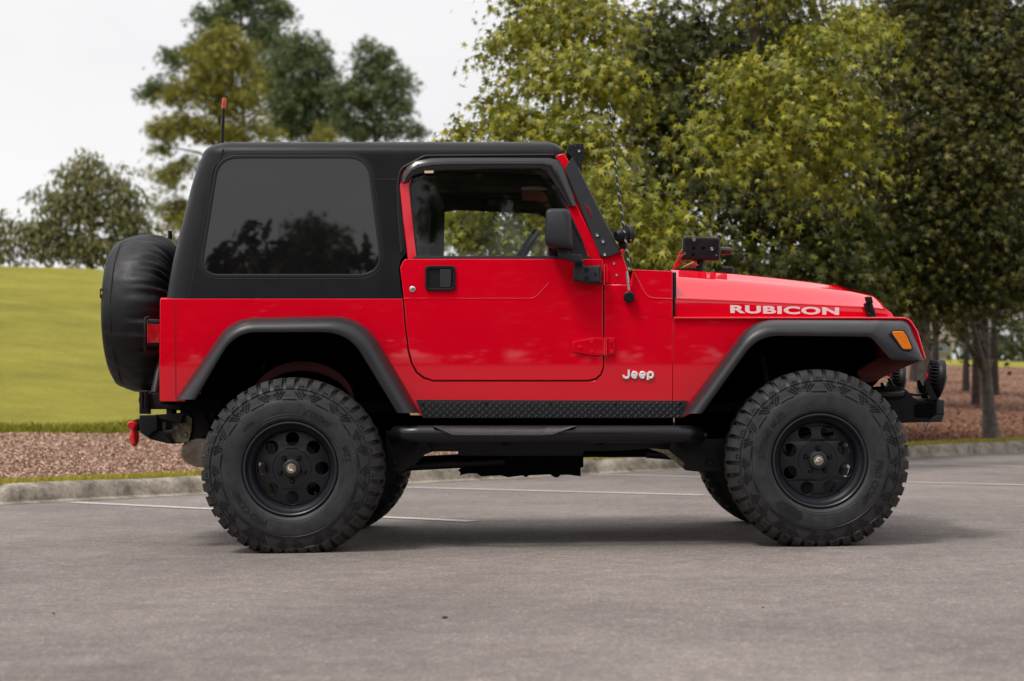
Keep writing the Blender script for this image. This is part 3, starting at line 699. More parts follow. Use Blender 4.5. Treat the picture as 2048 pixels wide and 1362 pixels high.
c1 = link('cowl_side', cw, RED, car); mirror(c1)
# raised swage on the cowl that carries the bonnet crease back
sw = fillet_open([(1345, 598), (1295, 596, 26), (1268, 545)], 9)
link('swage_line', tube([W(p[0], p[1], off(yb, -.0005)) for p in sw], .0035, 6), RED, c1)
link('cowl_top', loft([[Vector((wx(1262, .2), y, wz(541, .2) + .02 * math.sin(PI * (y - .2) / 1.47))) for y in np.linspace(.20, 2 * YC - .20, 13)], [Vector((wx(1346, .2), y, wz(543, .2) + .02 * math.sin(PI * (y - .2) / 1.47))) for y in np.linspace(.20, 2 * YC - .20, 13)]]), RED, car)
link('shut_line_backing', plate([[(806, 535), (1240, 530), (1240, 640), (1347, 640), (1352, 640), (1352, 545), (1343, 545), (1300, 560), (1300, 790), (806, 790)]], off(yb, .022), .012, .001, ZC), SEAL, car)
# ---- doors: lower skin, window frame, glass, visor, handle, hinges, mirror
dl = [(801, 560), (799, 530, 8), (806, 517, 9), (840, 517), (1200, 517), (1206, 520, 4), (1206, 736)]
dl = [(800, 535, 10), (808, 517.5, 12), (1206, 517.5, 3), (1206, 734)] + [(1201, 748), (1191, 757), (1176, 760.5), (866, 760.5), (848, 754.5), (834.5, 744), (825, 727), (818, 700), (812, 650), (808, 597), (805, 575)]
door = link('door', plate([fillet(dl)], off(yb, -.003), .034, .0035, ZC), RED, car)
cl = fillet_open([(806, 597), (1070, 597, 30), (1098, 566)], 9)
link('door_swage', tube([W(p[0], p[1], off(yb, -.0028)) for p in cl], .0022, 6), RED, door)
wf_o = [(815, 517), (806, 440), (799, 372, 14), (808, 338, 30), (850, 320, 16), (1102, 317.5, 10), (1122, 345), (1197, 498, 16), (1202, 517)]
wf_i = [(833, 514), (826, 455), (818, 372, 16), (828, 340, 20), (1094, 336, 16), (1116, 372), (1164, 478), (1176, 514)]
fr = plate([fillet(wf_o), fillet(wf_i)], off(yt, -.004), .05, .004, ZC)
wfr = link('window_frame', fr, RED, door)
link('frame_trim', plate([fillet([(815, 517), (806, 440), (796, 372, 14), (804, 332, 30), (850, 306, 16), (1106, 304, 10), (1124, 345), (1198, 498, 16), (1202, 517)]), fillet(wf_i)], off(yt, .047), .012, .002), INT, door)
link('window_pane', plate([fillet([(825, 520), (812, 372, 10), (824, 340, 16), (1096, 337, 12), (1130, 400), (1146, 440), (1168, 517)])], off(yt, .012), .005, .0005, ZC), CLEAR, door)
gi = fillet([(831, 516), (824, 455), (816, 372, 16), (826, 338, 20), (1095, 334, 16), (1118, 372), (1166, 478), (1178, 516)]); gj = fillet([(836, 512.6), (829, 455), (821, 372, 14), (830, 344, 18), (1091, 340, 14), (1112, 372), (1161, 478), (1172, 512.6)])
link('window_seal', plate([gi, gj], off(yt, -.0015), .012, .001, ZC), SEAL, door)
link('belt_seal', plate([fillet([(828, 512), (1180, 512), (1180, 517.5), (829, 517.5)])], off(yt, -.007), .012, .002), GREYP, door)
link('mirror_sail', plate([fillet([(1132, 455, 3), (1142, 452, 4), (1176, 513, 3), (1130, 513, 2)])], off(yt, -.001), .02, .002), GREYP, door)
vis_o = [(801, 366), (806, 352), (815, 334), (832, 323), (862, 317.5), (900, 316.5), (1000, 316.5), (1098, 317), (1114, 320), (1126, 338), (1141, 378), (1153, 412)]
vis_i = [(818, 364), (821, 357), (830, 351), (842, 347), (868, 342.5), (900, 340.5), (1000, 339.5), (1080, 339), (1093, 342), (1103, 357), (1122, 389), (1137, 414)]
secs = []
for a, b in zip(vis_o, vis_i):
    s = []
    for k in range(7):
        f = k / 6; px, py = a[0] + (b[0] - a[0]) * f, a[1] + (b[1] - a[1]) * f
        q = W(px, py, yt); s.append(q + Vector((0, -.004 - .022 * math.sin(PI * (.12 + .7 * f)), 0)))
    s.append(s[-1] + Vector((0, .012, 0)))
    secs.append(s)
vz = link('rain_visor', loft(secs, ang=60), GLOSS, door)
rib = [W(p[0], p[1], off(yt, -.021)) for p in fillet_open([(815, 350), (836, 331, 14), (900, 323.5, 20), (1085, 323.5, 8), (1102, 328)], 6)]
link('visor_rib', tube(rib, .0035, 6), SEAL, vz)
link('visor_rib', tube([W(1109, 345, off(yt, -.022)), W(1122, 370, off(yt, -.023)), W(1145, 412, off(yt, -.02))], .003, 6), SEAL, vz)
link('visor_sticker', plate([[(849, 341.5), (867, 341), (867, 346), (849, 346.5)]], off(yt, -.026), .002, .0002), mat('gold_sticker', (.62, .50, .28), .5), vz)
hd = fillet([(850, 531, 9), (911, 531, 9), (911, 581.5, 9), (850, 581.5, 9)]); hin = fillet([(855, 537, 6), (906, 537, 6), (906, 576, 6), (855, 576, 6)])
hn = link('door_handle', join([plate([hd, hin], off(yb, -.014), .014, .003), plate([hin], off(yb, -.005), .004, .0004)]), BLK, door)
link('handle_paddle', plate([fillet([(880, 538, 2), (903, 538, 2), (902, 575, 2), (880, 575, 2)])], off(yb, -.012), .010, .003), GREYP, hn)
lk = lathe([(0, -.008), (.011, -.008), (.014, -.006), (.015, 0)], 24, 'Y'); lk.transform(Matrix.Translation(W(825, 578.5, yb))); link('door_lock', lk, STEEL, door)
def hinge(y0, y1, parent):
    yc = (y0 + y1) / 2; h = (y1 - y0) / 2
    ms = [plate([fillet([(1146, yc - h * .55, 4), (1184, y0, 3), (1207, y0), (1207, y1), (1184, y1, 3), (1146, yc + h * .6, 4)])], off(yb, -.012), .010, .002),
          plate([fillet([(1214, y0), (1229, y0, 2), (1229, y1, 2), (1214, y1)])], off(yb, -.009), .010, .002)]
    ms.append(tube([W(1210.5, y0 - 1, off(yb, -.011)), W(1210.5, y1 + 1, off(yb, -.011))], .0085, 12))
    for px, py in ((1159, yc + 1), (1183, yc - h * .55), (1183, yc + h * .6), (1222, yc - h * .6), (1222, yc + h * .6)):
        ms.append(bolt(W(px, py, off(yb, -.012)), .008, .003))
    return link('door_hinge', join(ms), RED, parent)
hinge(676, 710, door)
link('door_hinge', join([plate([fillet([(1208, 530), (1216, 532, 2), (1216, 566), (1208, 566)])], off(yb, -.010), .008, .002), tube([W(1207, 528, off(yb, -.012)), W(1207, 570, off(yb, -.012))], .007, 10)]), RED, door)
# mirror on a bent arm; it stands about 0.2 m out from the door
ym = .02
mo = fillet([(1092, 417, 12), (1140, 417, 14), (1147, 500, 16), (1120, 496), (1089, 492, 16)], 8)
secs = []
for y, k, dx in ((ym, .80, -3), (ym + .008, .93, -2), (ym + .03, 1.0, 0), (ym + .10, 1.0, 1), (ym + .16, .97, 2), (ym + .168, .9, 2)):
    cx, cy = 1118, 457
    secs.append([P(CX + (cx + dx - CX + (p[0] - cx) * k), cy + (p[1] - cy) * k, ym + .03) + Vector((0, y - ym - .03, 0)) for p in mo])
mir = link('wing_mirror', loft(secs, True, True, 50), GREYP, car)
arm = [P(1117, 494, .08), P(1133, 497, .07), P(1136, 507, .08), P(1163, 511, .10), P(1166, 530, .13)]
am = loft([[p + Vector(d) for d in ((-.018, -.02, -.006), (.018, -.02, -.006), (.02, .03, .008), (-.018, .03, .008))] for p in arm[:2]] , True, True)
arms = [plate([fillet([(1114, 494, 2), (1136, 496, 2), (1139, 507, 3), (1162, 508, 4), (1168, 526, 2), (1149, 525), (1117, 514, 3)])], .075, .05, .007)]
link('mirror_arm', join(arms + [am]), GREYP, mir)
bs = [plate([fillet([(1149, 524, 2), (1166, 525, 2), (1169, 532), (1203, 530, 3), (1203, 567.5, 3), (1173, 566, 2), (1160, 563, 3), (1145, 560.5, 4), (1147, 540)])], .125, .055, .010)]
for px, py in ((1173, 539), (1173, 557)): bs.append(bolt(P(px, py, .123), .009, -.003))
mb = link('mirror_base', join(bs), GREYP, mir)
for px, py in ((1173, 539), (1173, 557), (1191, 548.5)):
    q = lathe([(0, -.0005), (.0095, -.0005), (.0095, .002)], 16, 'Y'); q.transform(Matrix.Translation(P(px, py, .1245))); link('screw_hole', q, SEAL, mb)
# far door
fd = mirror(door)
for ch in [c for c in door.children]:
    n = mirror(ch, fd)
fm = mirror(mir)
for ch in mir.children: mirror(ch, fm)

# ---- hard top: one rounded hull with window and door openings cut through
lev = []
sil = [(596, 322), (560, 328), (520, 335), (470, 347), (420, 359.5), (370, 372), (340, 381), (322, 387), (308, 394)]
XF = wx(1128, .30)
for py, px in sil:
    q = W(px, py, yt); lev.append((q.z, q.x, yt(0, q.z), 0))
z9, x9, y9, _ = lev[-1]; dz = wz(287, .39) - z9
for k in range(1, 9):
    a = PI / 2 * k / 8; lev.append((z9 + dz * math.sin(a), x9 + .005 * k / 8, y9, .105 * (1 - math.cos(a))))
lev += [(z9 + dz + .012, x9, y9, .30), (z9 + dz + .018, x9, y9, .5)]
secs = []
for i, (z, x, y, o_) in enumerate(lev):
    rc = max(.02, .13 - o_ * .5); rf = max(.015, .05 - o_ * .3)
    xa, xb, ya, yb_ = x + o_, XF - o_ * (.85 if o_ < .11 else 1), y + o_, 2 * YC - y - o_
    loop = []
    for cx, cy, r, a0 in ((xa + rc, ya + rc, rc, 180), (xb - rf, ya + rf, rf, 270), (xb - rf, yb_ - rf, rf, 0), (xa + rc, yb_ - rc, rc, 90)):
        loop += [Vector((cx + r * math.cos(R(a0 + 90 * k / 8)), cy + r * math.sin(R(a0 + 90 * k / 8)), z)) for k in range(9)]
    # straight runs get extra points so the flanks stay smooth after cutting
    secs.append(loop)
n = len(secs[0]); vs = [p for s in secs for p in s]; fs = []
for i in range(len(secs) - 1):
    for j in range(n): fs.append((i * n + j, i * n + (j + 1) % n, (i + 1) * n + (j + 1) % n, (i + 1) * n + j))
fs.append(tuple(range((len(secs) - 1) * n, len(secs) * n)))
hull = link('hard_top', mesh_of(vs, fs), TOPM, car)
win = fillet([(404, 549, 36), (446, 316, 44), (732, 316, 44), (762, 549, 42)], 9)
win = fillet([(400, 549.5, 34), (437, 314.5, 46), (735, 314.5, 46), (764, 549.5, 44)], 10)
def grow(loop, d):
    out = []; L = len(loop); area = sum(loop[i - 1][0] * loop[i][1] - loop[i][0] * loop[i - 1][1] for i in range(L))
    sg = 1 if area > 0 else -1
    for i in range(L):
        a, b = Vector(loop[i - 1]), Vector(loop[(i + 1) % L]); t = (b - a)
        if t.length < 1e-9: out.append(loop[i]); continue
        t.normalize(); out.append((loop[i][0] + sg * t.y * d, loop[i][1] - sg * t.x * d))
    return out
def prism(loop, yf, y0=-.2, y1=2.2):
    pts = [W(p[0], p[1], yf) for p in loop]
    return mesh_of([Vector((p.x, y, p.z)) for y in (y0, y1) for p in pts], [tuple(range(len(pts))), tuple(range(len(pts), 2 * len(pts)))] + [(i, (i + 1) % len(pts), len(pts) + (i + 1) % len(pts), len(pts) + i) for i in range(len(pts))])
dcut = [(806, 640), (805, 594), (801, 572), (797.5, 538, 6), (801, 520, 5), (812, 506, 3), (806, 440), (797, 374, 10), (803, 342, 24), (850, 315, 22), (1100, 312, 5), (1112, 314), (1150, 308), (1400, 308), (1400, 640)]
cutters = [prism(win, yt), prism(fillet(dcut), yt)]
def boolean(o, meshes, op='DIFFERENCE'):
    tmp = []
    for me in meshes:
        c = bpy.data.objects.new('cut', me); C.objects.link(c); tmp.append(c)
        md = o.modifiers.new('b', 'BOOLEAN'); md.operation = op; md.object = c; md.solver = 'EXACT'
    dg = bpy.context.evaluated_depsgraph_get(); me = bpy.data.meshes.new_from_object(o.evaluated_get(dg))
    o.modifiers.clear(); o.data = me
    for c in tmp: bpy.data.objects.remove(c)
    smooth(me, 32)
md = hull.modifiers.new('s', 'SOLIDIFY'); md.thickness = .035; md.offset = -1
boolean(hull, cutters)
# drip lip over the door opening, panel seams, window and its two-step seal
lip = fillet_open([(803, 505), (797.5, 440), (795, 372, 14), (801, 338, 24), (850, 312, 24), (1108, 310)], 9)
link('drip_lip', tube([W(p[0], p[1], off(yt, -.002)) for p in lip], .0065, 8), SEAL, hull)
link('drip_lip', tube([W(p[0], p[1], off(yt, .004)) for p in fillet_open([(806, 500), (800.5, 440), (797.5, 374, 14), (804, 342, 22), (851, 317, 22), (1106, 315)], 9)], .007, 8), SEAL, hull)
for a in ([(446, 297), (431, 345), (412, 430), (392, 520), (380, 592)], [(748, 359), (797, 359.5)]):
    link('panel_seam', tube([W(p[0], p[1], off(yt, .0002)) for p in a], .0028, 6), SEAL, hull)
sd_ = link('side_window', plate([win], off(yt, .004), .006, .001, [z + .02 for z in ZC] + [1.45, 1.55, 1.65, 1.75]), SMOKE, car)
link('window_seal', plate([grow(win, 5), grow(win, -1.5)], off(yt, -.003), .010, .003), SEAL, sd_)
link('window_seal', plate([grow(win, 9), grow(win, 6.5)], off(yt, -.001), .006, .0015), SEAL, sd_)
for ch in [c for c in hull.children]: mirror(ch, hull)
fs_ = mirror(sd_)
for ch in sd_.children: mirror(ch, fs_)
# rear glass
link('rear_window', loft([[Vector((W(345, 470, yt).x - .012, y, wz(470, .4))), Vector((W(345, 470, yt).x - .012, 2 * YC - y, wz(470, .4)))] for y in (.42,)] + [[Vector((W(382, 335, yt).x - .012, .44, wz(335, .4))), Vector((W(382, 335, yt).x - .012, 2 * YC - .44, wz(335, .4)))]]), SMOKE, car)

# ---- windscreen frame, glass, light brackets
wsp = [(1109, 312), (1128, 306, 4), (1138, 322), (1239, 503), (1246, 512), (1264, 568, 3), (1210, 568), (1205, 516), (1198, 498), (1122, 340)]
ws = link('windscreen_frame', plate([fillet(wsp)], off(yt, .001), .055, .004, ZC), RED, car)
mirror(ws)
A0, A1 = W(1258, 545, yt), W(1131, 312, yt)
def wsq(f0, f1, ins):
    a = A0.lerp(A1, f0); b = A0.lerp(A1, f1)
    return [[Vector((a.x, a.y + ins, a.z)), Vector((a.x, 2 * YC - a.y - ins, a.z))], [Vector((b.x, b.y + ins, b.z)), Vector((b.x, 2 * YC - b.y - ins, b.z))]]
link('windscreen', loft(wsq(.10, .95, .04)), CLEAR, car)
hx_ = loft(wsq(.93, 1.0, .01)); md_ = loft(wsq(0, .11, .01)); link('windscreen_rail', join([hx_, md_]), RED, car)
link('seal_strip', tube([W(p[0], p[1], off(yt, -.003)) for p in ((1113, 316), (1128, 342), (1160, 410), (1180, 455), (1196, 490), (1203, 512))], .0055, 8), SEAL, ws)
br = plate([fillet([(1129.6, 336, 3), (1138, 323, 2), (1144, 314, 2), (1239, 503, 3), (1236, 506, 2), (1214, 514, 2), (1204, 514, 2), (1199, 508)])], off(yt, -.012), .006, .0015)
br2 = loft([[W(a[0], a[1], off(yt, -.012)), W(a[0] + 1, a[1] - 2, off(yt, -.006)), W(a[0] + 2, a[1] - 1, off(yt, .05))] for a in ((1144, 314), (1239, 503))])
bk = link('light_bracket', join([br, br2]), GREYP, car)
for px, py in ((1194.5, 470), (1206, 483), (1209.5, 508.5)): link('bolt', bolt(W(px, py, off(yt, -.012)), .0105, .006), STEEL, bk)
for px, py in ((1228, 527), (1233.5, 550)): link('bolt', bolt(W(px, py, off(yt, .001)), .0075, .005), STEEL, ws)
# cut-out logo: an arc over a slanted word
LOGO = mat('logo_dark_red', (.16, .005, .02), .5)
arcp = [W(px, py, off(yt, -.0125)) for px, py in ((1168.5, 406.5), (1174, 411), (1179, 418), (1182.5, 425), (1184.5, 434))]
link('logo_arc', tube(arcp, [.0008, .003, .0045, .0035, .001], 6), LOGO, bk)
tm, co = text_mesh('TRVITR', .0195, .0006, .0008)
p0 = W(1166.5, 411, off(yt, -.0128)); p1 = W(1180.5, 434.5, off(yt, -.0128)); u = (p1 - p0); L_ = u.length; u.normalize(); v = Vector((u.z, 0, -u.x)) if u.x > 0 else Vector((-u.z, 0, u.x)); v = Vector((-u.z, 0, u.x))
sc = L_ / max(co[:, 0].max(), 1e-6)
set_co(tm, np.array([tuple(p0 + u * c[0] * sc + v * c[1] * .9 + Vector((0, -.0005 - c[2], 0))) for c in co])); link('logo_lettering', tm, LOGO, bk)
up = plate([fillet([(1131.5, 303, 3), (1139, 292, 4), (1149, 287.5, 2), (1167, 287, 2), (1168.5, 320), (1164.5, 322), (1163.5, 345), (1148, 320), (1140, 310)])], off(yt, .012), .006, .0015)
ub = link('light_bar', join([up, box((wx(1146, .3) , YC, wz(301, .3)), (.055, 2 * (YC - .30), .062), .012)]), BLK, car)
link('bolt', bolt(W(1158, 302, off(yt, .012)), .009, .006), STEEL, ub)
for px, py in ((1151, 292), (1161, 291)): link('bolt', bolt(W(px, py, off(yt, .012)), .0035, .003), STEEL, ub)
link('light_bar_lens', box((wx(1146, .3) + .029, YC, wz(301, .3)), (.008, 2 * (YC - .32), .05), .003), SHADEG, ub)
b2 = mirror(bk); u2 = mirror(ub, ub)
# round pod lamp on the cowl
pod = lathe([(0, -.055), (.022, -.055), (.030, -.045), (.034, -.02), (.037, .0), (.037, .022), (.033, .026), (0, .026)], 28, 'X')
pod.transform(Matrix.Translation(P(1253, 469, .20)) @ Matrix.Rotation(R(-12), 4, 'Y') @ Matrix.Rotation(R(25), 4, 'Z') @ Matrix.Scale(1.0, 4)); pl = link('pod_lamp', pod, BLK, car)
ring = lathe([(.031, .0), (.041, -.002), (.042, .014), (.036, .017)], 28, 'X'); ring.transform(Matrix.Translation(P(1253, 469, .20)) @ Matrix.Rotation(R(-12), 4, 'Y') @ Matrix.Rotation(R(25), 4, 'Z') @ Matrix.Scale(1.02, 4)); link('lamp_ring', ring, GREYP, pl)
link('lamp_stem', join([tube([P(1249, 484, .2), P(1246, 500, .21), P(1240, 506, .215)], .012, 10), plate([fillet([(1236, 478, 2), (1244, 484, 2), (1250, 496, 2), (1246, 503, 2), (1239, 500)])], .20, .012, .002)]), BLK, pl)
link('bolt', bolt(P(1261, 480, .165), .005, .004), STEEL, pl)
rk = lathe([(0, -.016), (.009, -.014), (.0125, -.004), (.0125, .004), (.009, .014), (0, .016)], 16, 'Y'); rk.transform(Matrix.Translation(P(1244.5, 503, .19))); link('red_knob', rk, REDPL, pl)
mp_ = mirror(pl)
for ch in pl.children: mirror(ch, mp_)

# ---- whip aerial with spring foot
wp = [P(1259, 540, .165), P(1255, 505, .165), P(1247, 450, .165), P(1236, 375, .165), P(1226, 285, .165), P(1218, 198, .165)]
WH = bpy.data.materials.new('twisted_whip'); WH.use_nodes = True; nt = WH.node_tree; b = nt.nodes['Principled BSDF']; b.inputs['Roughness'].default_value = .5
tcn = nt.nodes.new('ShaderNodeTexCoord'); wv = nt.nodes.new('ShaderNodeTexWave'); wv.inputs['Scale'].default_value = 17; wv.bands_direction = 'DIAGONAL'; rr = nt.nodes.new('ShaderNodeValToRGB')
rr.color_ramp.elements[0].position = .86; rr.color_ramp.elements[0].color = (.012, .013, .018, 1); rr.color_ramp.elements[1].position = .93; rr.color_ramp.elements[1].color = (.42, .44, .44, 1)
nt.links.new(tcn.outputs['Object'], wv.inputs['Vector']); nt.links.new(wv.outputs['Fac'], rr.inputs[0]); nt.links.new(rr.outputs[0], b.inputs['Base Color'])
wh = link('whip_aerial', tube(wp, [.0062, .006, .0055, .005, .0045, .0038], 8), WH, car)
link('aerial_base', tube([P(1253.5, 543, .165), P(1255.5, 562, .165), P(1256, 566, .165), P(1257.5, 580, .17)], [.0055, .0072, .0055, .0065], 12), STEEL, wh)
kn = lathe([(0, -.022), (.021, -.022), (.0255, -.018), (.0265, .0), (.024, .016), (0, .016)], 28, 'Y'); kn.transform(Matrix.Translation(P(1258, 594.5, .175))); link('aerial_knob', kn, BLK, wh)
ra = [P(444.5, 296, .55), P(446, 250, .55), P(448, 205, .55)]
ra_ = link('roof_aerial', tube(ra, [.0085, .0075, .0065], 8), BLK, car)
link('aerial_tip', tube([P(447.6, 217, .55), P(448, 208, .55), P(448.3, 200, .55), P(448.4, 196, .55)], [.010, .0085, .010, .006], 10), REDPL, ra_)

# ---- bonnet: cross-sections from the scuttle forward
def hsec(pb, pyb, pyc, pys, pyt):
    """bottom edge, crease, shoulder and crown heights at one station (photo pixels along the bottom edge)"""
    x = wx(pb, .24)
    for _ in range(6): yb0 = yh(x, 0); x = wx(pb, yb0)
    zb, zc, zs = wz(pyb, yb0), wz(pyc, yb0 + .004), wz(pys, yb0 + .11); zt_ = wz(pyt, YC - .3)
    x = wx(pb, yb0)
    half = [(yb0 + .012, zb - .012), (yb0, zb), (yb0 + .001, (zb + zc) / 2), (yb0 + .003, zc - .004), (yb0 + .006, zc + .003)]
    for f in (.2, .45, .7, .88):
        half.append((yb0 + .006 + .20 * f, zc + (zs - zc) * (.82 * f + .18 * math.sin(f * PI / 2))))
    half += [(yb0 + .21, zs), (yb0 + .25, zs + .006), (yb0 + .31, max(zs + .010, zt_ - .008)), (yb0 + .34, max(zs + .012, zt_ - .002)), (YC - .25, max(zs + .015, zt_)), (YC, max(zs + .018, zt_ + .006))]
    return x, half
st = [(1351, 632.5, 597, 549, 541), (1400, 632.8, 598.5, 552, 543), (1480, 633.5, 602, 557, 547.5), (1560, 634.5, 606, 564.5, 554), (1640, 635.5, 610, 572, 562), (1700, 636.5, 613, 579, 569.5), (1716, 636.6, 613.6, 580.5, 575.5), (1738, 637, 615, 584.5, 581), (1760, 637, 617, 588.5, 586), (1774, 637.2, 620, 597, 595), (1783, 637.5, 626, 612, 610), (1788.5, 638, 636, 633, 632)]
secs = []
for a in st:
    x, half = hsec(*a); full = [Vector((x, y, z)) for y, z in half] + [Vector((x, 2 * YC - y, z)) for y, z in half[-2::-1]]
    secs.append(full)
bon = link('bonnet', loft(secs, ang=28), RED, car)
link('bonnet_crease', tube([W(p[0], p[1], off(yh, .0025)) for p in ((1352, 597.6), (1480, 602.6), (1640, 610.6), (1738, 615.5), (1772, 619.5))], .0028, 6), RED, bon)
link('bonnet_gap', join([plate([[(1347, 545), (1350, 546), (1350, 633), (1347, 633)]], off(yb, .012), .01, .001), plate([[(1346, 631.5), (1787, 636), (1787, 640), (1346, 637)]], off(yh, .014), .012, .001)]), SEAL, car)
# side word on the bonnet
tm, co = text_mesh('RUBICON', 1.0, .004, .045, spacing=1.10)
u0, u1 = co[:, 0].min(), co[:, 0].max(); v0, v1 = co[:, 1].min(), co[:, 1].max(); q = []
for c in co:
    f = (c[0] - u0) / (u1 - u0); g = (c[1] - v0) / (v1 - v0)
    px = 1460.5 + 217.5 * f; py = (626.2 + 4.0 * f) - (16.2 - .8 * f) * g
    p = W(px, py, off(yh, .0008)); q.append((p.x, p.y - .0012 - (c[2] > 0) * .0012, p.z))
link('bonnet_lettering', set_co(tm, np.array(q)), WHITEP, bon)
# latch
yl = yh(wx(1740, .4), 0)
la = [plate([fillet([(1730, 593, 3), (1744, 593, 3), (1747, 606, 2), (1734, 607, 2)])], yl - .036, .03, .005), plate([fillet([(1728, 606, 2), (1745, 606, 2), (1751, 625, 2), (1733, 626, 2)])], yl - .024, .03, .004), plate([fillet([(1738, 606, 2), (1744, 606, 2), (1748, 624, 2), (1741, 624, 2)])], yl - .034, .012, .003), plate([fillet([(1734, 625, 2), (1751, 624, 2), (1753, 637, 2), (1736, 637, 2)])], yl - .030, .03, .004)]
lt = link('bonnet_latch', join(la), BLK, car); mirror(lt)
nzl = lathe([(0, .012), (.02, .011), (.027, .003), (.027, -.02)], 20, 'Z'); nzl.transform(Matrix.Translation(P(1457, 538, .72))); link('washer_nozzle', nzl, BLK, car)
# lamp control box on a stalk behind the bonnet crown, with its tinted grip and wires
yx = .78
cb = plate([fillet([(1366.5, 472, 7), (1441, 474.5, 7), (1440, 521, 7), (1364.5, 519, 7)])], yx, .075, .010)
cbx = link('lamp_box', cb, BLKS, car)
for px, py, r, m in ((1388, 479.5, .009, BRASS), (1424, 498, .0095, STEEL), (1370, 506.5, .005, STEEL), (1433, 511, .0055, STEEL), (1383, 477, .002, STEEL)):
    link('screw', bolt(P(px, py, yx), r, .004), m, cbx)
for px, py in ((1387.5, 496), (1406.5, 496), (1386, 509)):
    q = lathe([(0, -.0006), (.009, -.0006), (.009, .002)], 16, 'Y'); q.transform(Matrix.Translation(P(px, py, yx))); link('socket_hole', q, DARK, cbx)
link('grip', tube([P(1441, 501.5, yx + .04), P(1459, 502, yx + .04), P(1462, 502, yx + .04)], [.019, .019, .014], 14), GLOSS, cbx)
link('box_stalk', join([plate([fillet([(1360, 503, 3), (1366, 497, 3), (1370, 520), (1352, 540), (1344, 540)])], yx + .03, .02, .003), tube([P(1390, 518, yx + .04), P(1388, 540, yx + .04)], .013, 10)]), REDPL, cbx)
link('box_foot', join([tube([P(1400, 515, yx + .05), P(1396, 545, yx + .05)], .024, 12), plate([fillet([(1349, 536, 2), (1402, 537, 2), (1402, 548), (1347, 546)])], yx + .02, .06, .004)]), BLK, cbx)
for k in range(4):
    link('wire', tube([P(1372, 508 + 2 * k, yx + .02 * k), P(1358 - k, 512 + 3 * k, yx + .01 * k), P(1366 + 6 * k, 534, yx + .01), P(1388 + 3 * k, 524 + 2 * k, yx)], .0032, 6), WOODP, cbx)

# ---- front wings, grille, front panel
ff_o = fillet_open([(1364, 827), (1504, 639, 92), (1760, 640, 20), (1817, 640, 26), (1847, 720)], 11)
ff_i = fillet_open([(1404, 827), (1516, 672, 84), (1741, 674, 26), (1780, 721, 14), (1842, 722)], 11)
archf = [((a[0] + b[0]) / 2, (a[1] + b[1]) / 2) for a, b in zip(ff_o, ff_i)]
wg = [(1345.7, 637), (1790, 637)] + [(1816, 637, 14), (1831, 655), (1850, 719), (1841, 719)] + archf[::-1][6:] + [(1366, 835), (1345.7, 835)]
wing = link('front_wing', plate([fillet(wg)], off(yb, .001), .03, .003, ZC), RED, car); wing2 = mirror(wing)
lipf = fillet_open([(1347, 636.2), (1786, 636.6), (1817, 637, 22), (1833, 662), (1849, 717)], 9)
for wng in (wing,):
    lp = link('wing_lip', tube([W(p[0], p[1], off(yb, -.006)) for p in lipf], .006, 8), RED, wng); mirror(lp, wing2)
# wing tops bridge from the flare line in to the bonnet
top = []
for px, py in ((1348, 638), (1500, 638), (1700, 638), (1786, 638), (1808, 640), (1822, 646), (1832, 660), (1848, 716)):
    x = W(px, py, yb).x; z = W(px, py, yb).z
    top.append([Vector((x, .188, z)), Vector((x, .30, z + .002)), Vector((x, .46, z - .004))])
wt = link('wing_top', loft(top), RED, wing); mirror(wt, wing2)
xg = wx(1772, .45)
gz0, gz1 = wz(752, .45), wz(624, .45)
sl = []
gl = [(.44, gz0), (2 * YC - .44, gz0), (2 * YC - .46, gz1 - .04), (2 * YC - .52, gz1), (.52, gz1), (.46, gz1 - .04)]
holes = [[(YC + (k - 3) * .078 + s * .024, z) for s, z in ((-1, gz0 + .10), (1, gz0 + .10), (1, gz1 - .045), (-1, gz1 - .045))] for k in range(7)]
gm = curve_mesh([gl] + holes, .02, .004); gm.transform(Matrix(((0, 0, 1, xg), (1, 0, 0, 0), (0, 1, 0, 0), (0, 0, 0, 1))))
gr = link('grille', smooth(gm, 35), RED, car)
link('radiator', box((xg - .05, YC, (gz0 + gz1) / 2), (.03, .75, .30)), DARK, car)
for s in (-1, 1):
    hl_ = lathe([(0, .05), (.05, .047), (.085, .03), (.092, .02), (.095, .0)], 36, 'X'); hl_.transform(Matrix.Translation((xg + .012, YC + s * .335, (gz0 + gz1) / 2 + .04))); link('headlight', hl_, SHADEG, gr)
    cap = lathe([(.100, .0), (.104, .02), (.092, .024)], 36, 'X'); cap.transform(Matrix.Translation((xg + .012, YC + s * .335, (gz0 + gz1) / 2 + .04))); link('headlight_ring', cap, BLK, gr)
# lower red apron seen under the flare nose, shade put into its colour
link('front_apron', plate([fillet([(1712, 742, 10), (1770, 706), (1840, 722), (1802, 738, 14), (1772, 752, 12), (1748, 765, 12), (1722, 766, 12)])], .44, .02, .006), RED_SHADED, car)
# ---- flares
def flare(o, i, nm):
    secs = []
    m = len(o)
    for k, (a, b) in enumerate(zip(o, i)):
        s = []
        for f, y in ((0, .190), (.0, .176), (.035, .150), (.10, .120), (.20, .094), (.34, .073), (.5, .060), (.68, .052), (.86, .050), (.96, .052), (1.0, .060), (1.0, .085)):
            e = 1.0
            px, py = a[0] + (b[0] - a[0]) * f, a[1] + (b[1] - a[1]) * f
            s.append(P(px, py, y))
        secs.append(s)
    me1 = loft(secs, ang=50)
    caps = []
    for s in (secs[0], secs[-1]): caps.append(mesh_of(s + [p + Vector((0, .0, 0)) for p in s[:0]], [tuple(range(len(s)))]))
    f = link(nm, join([me1] + caps), FLARE, car)
    # liner: from the flare's inner edge in under the body
    L_ = [[P(b[0], b[1], .084), P(b[0], b[1], .30), P(b[0], b[1], .62)] for b in i]
    link('wheel_arch_liner', loft(L_), DARK, f)
    return f
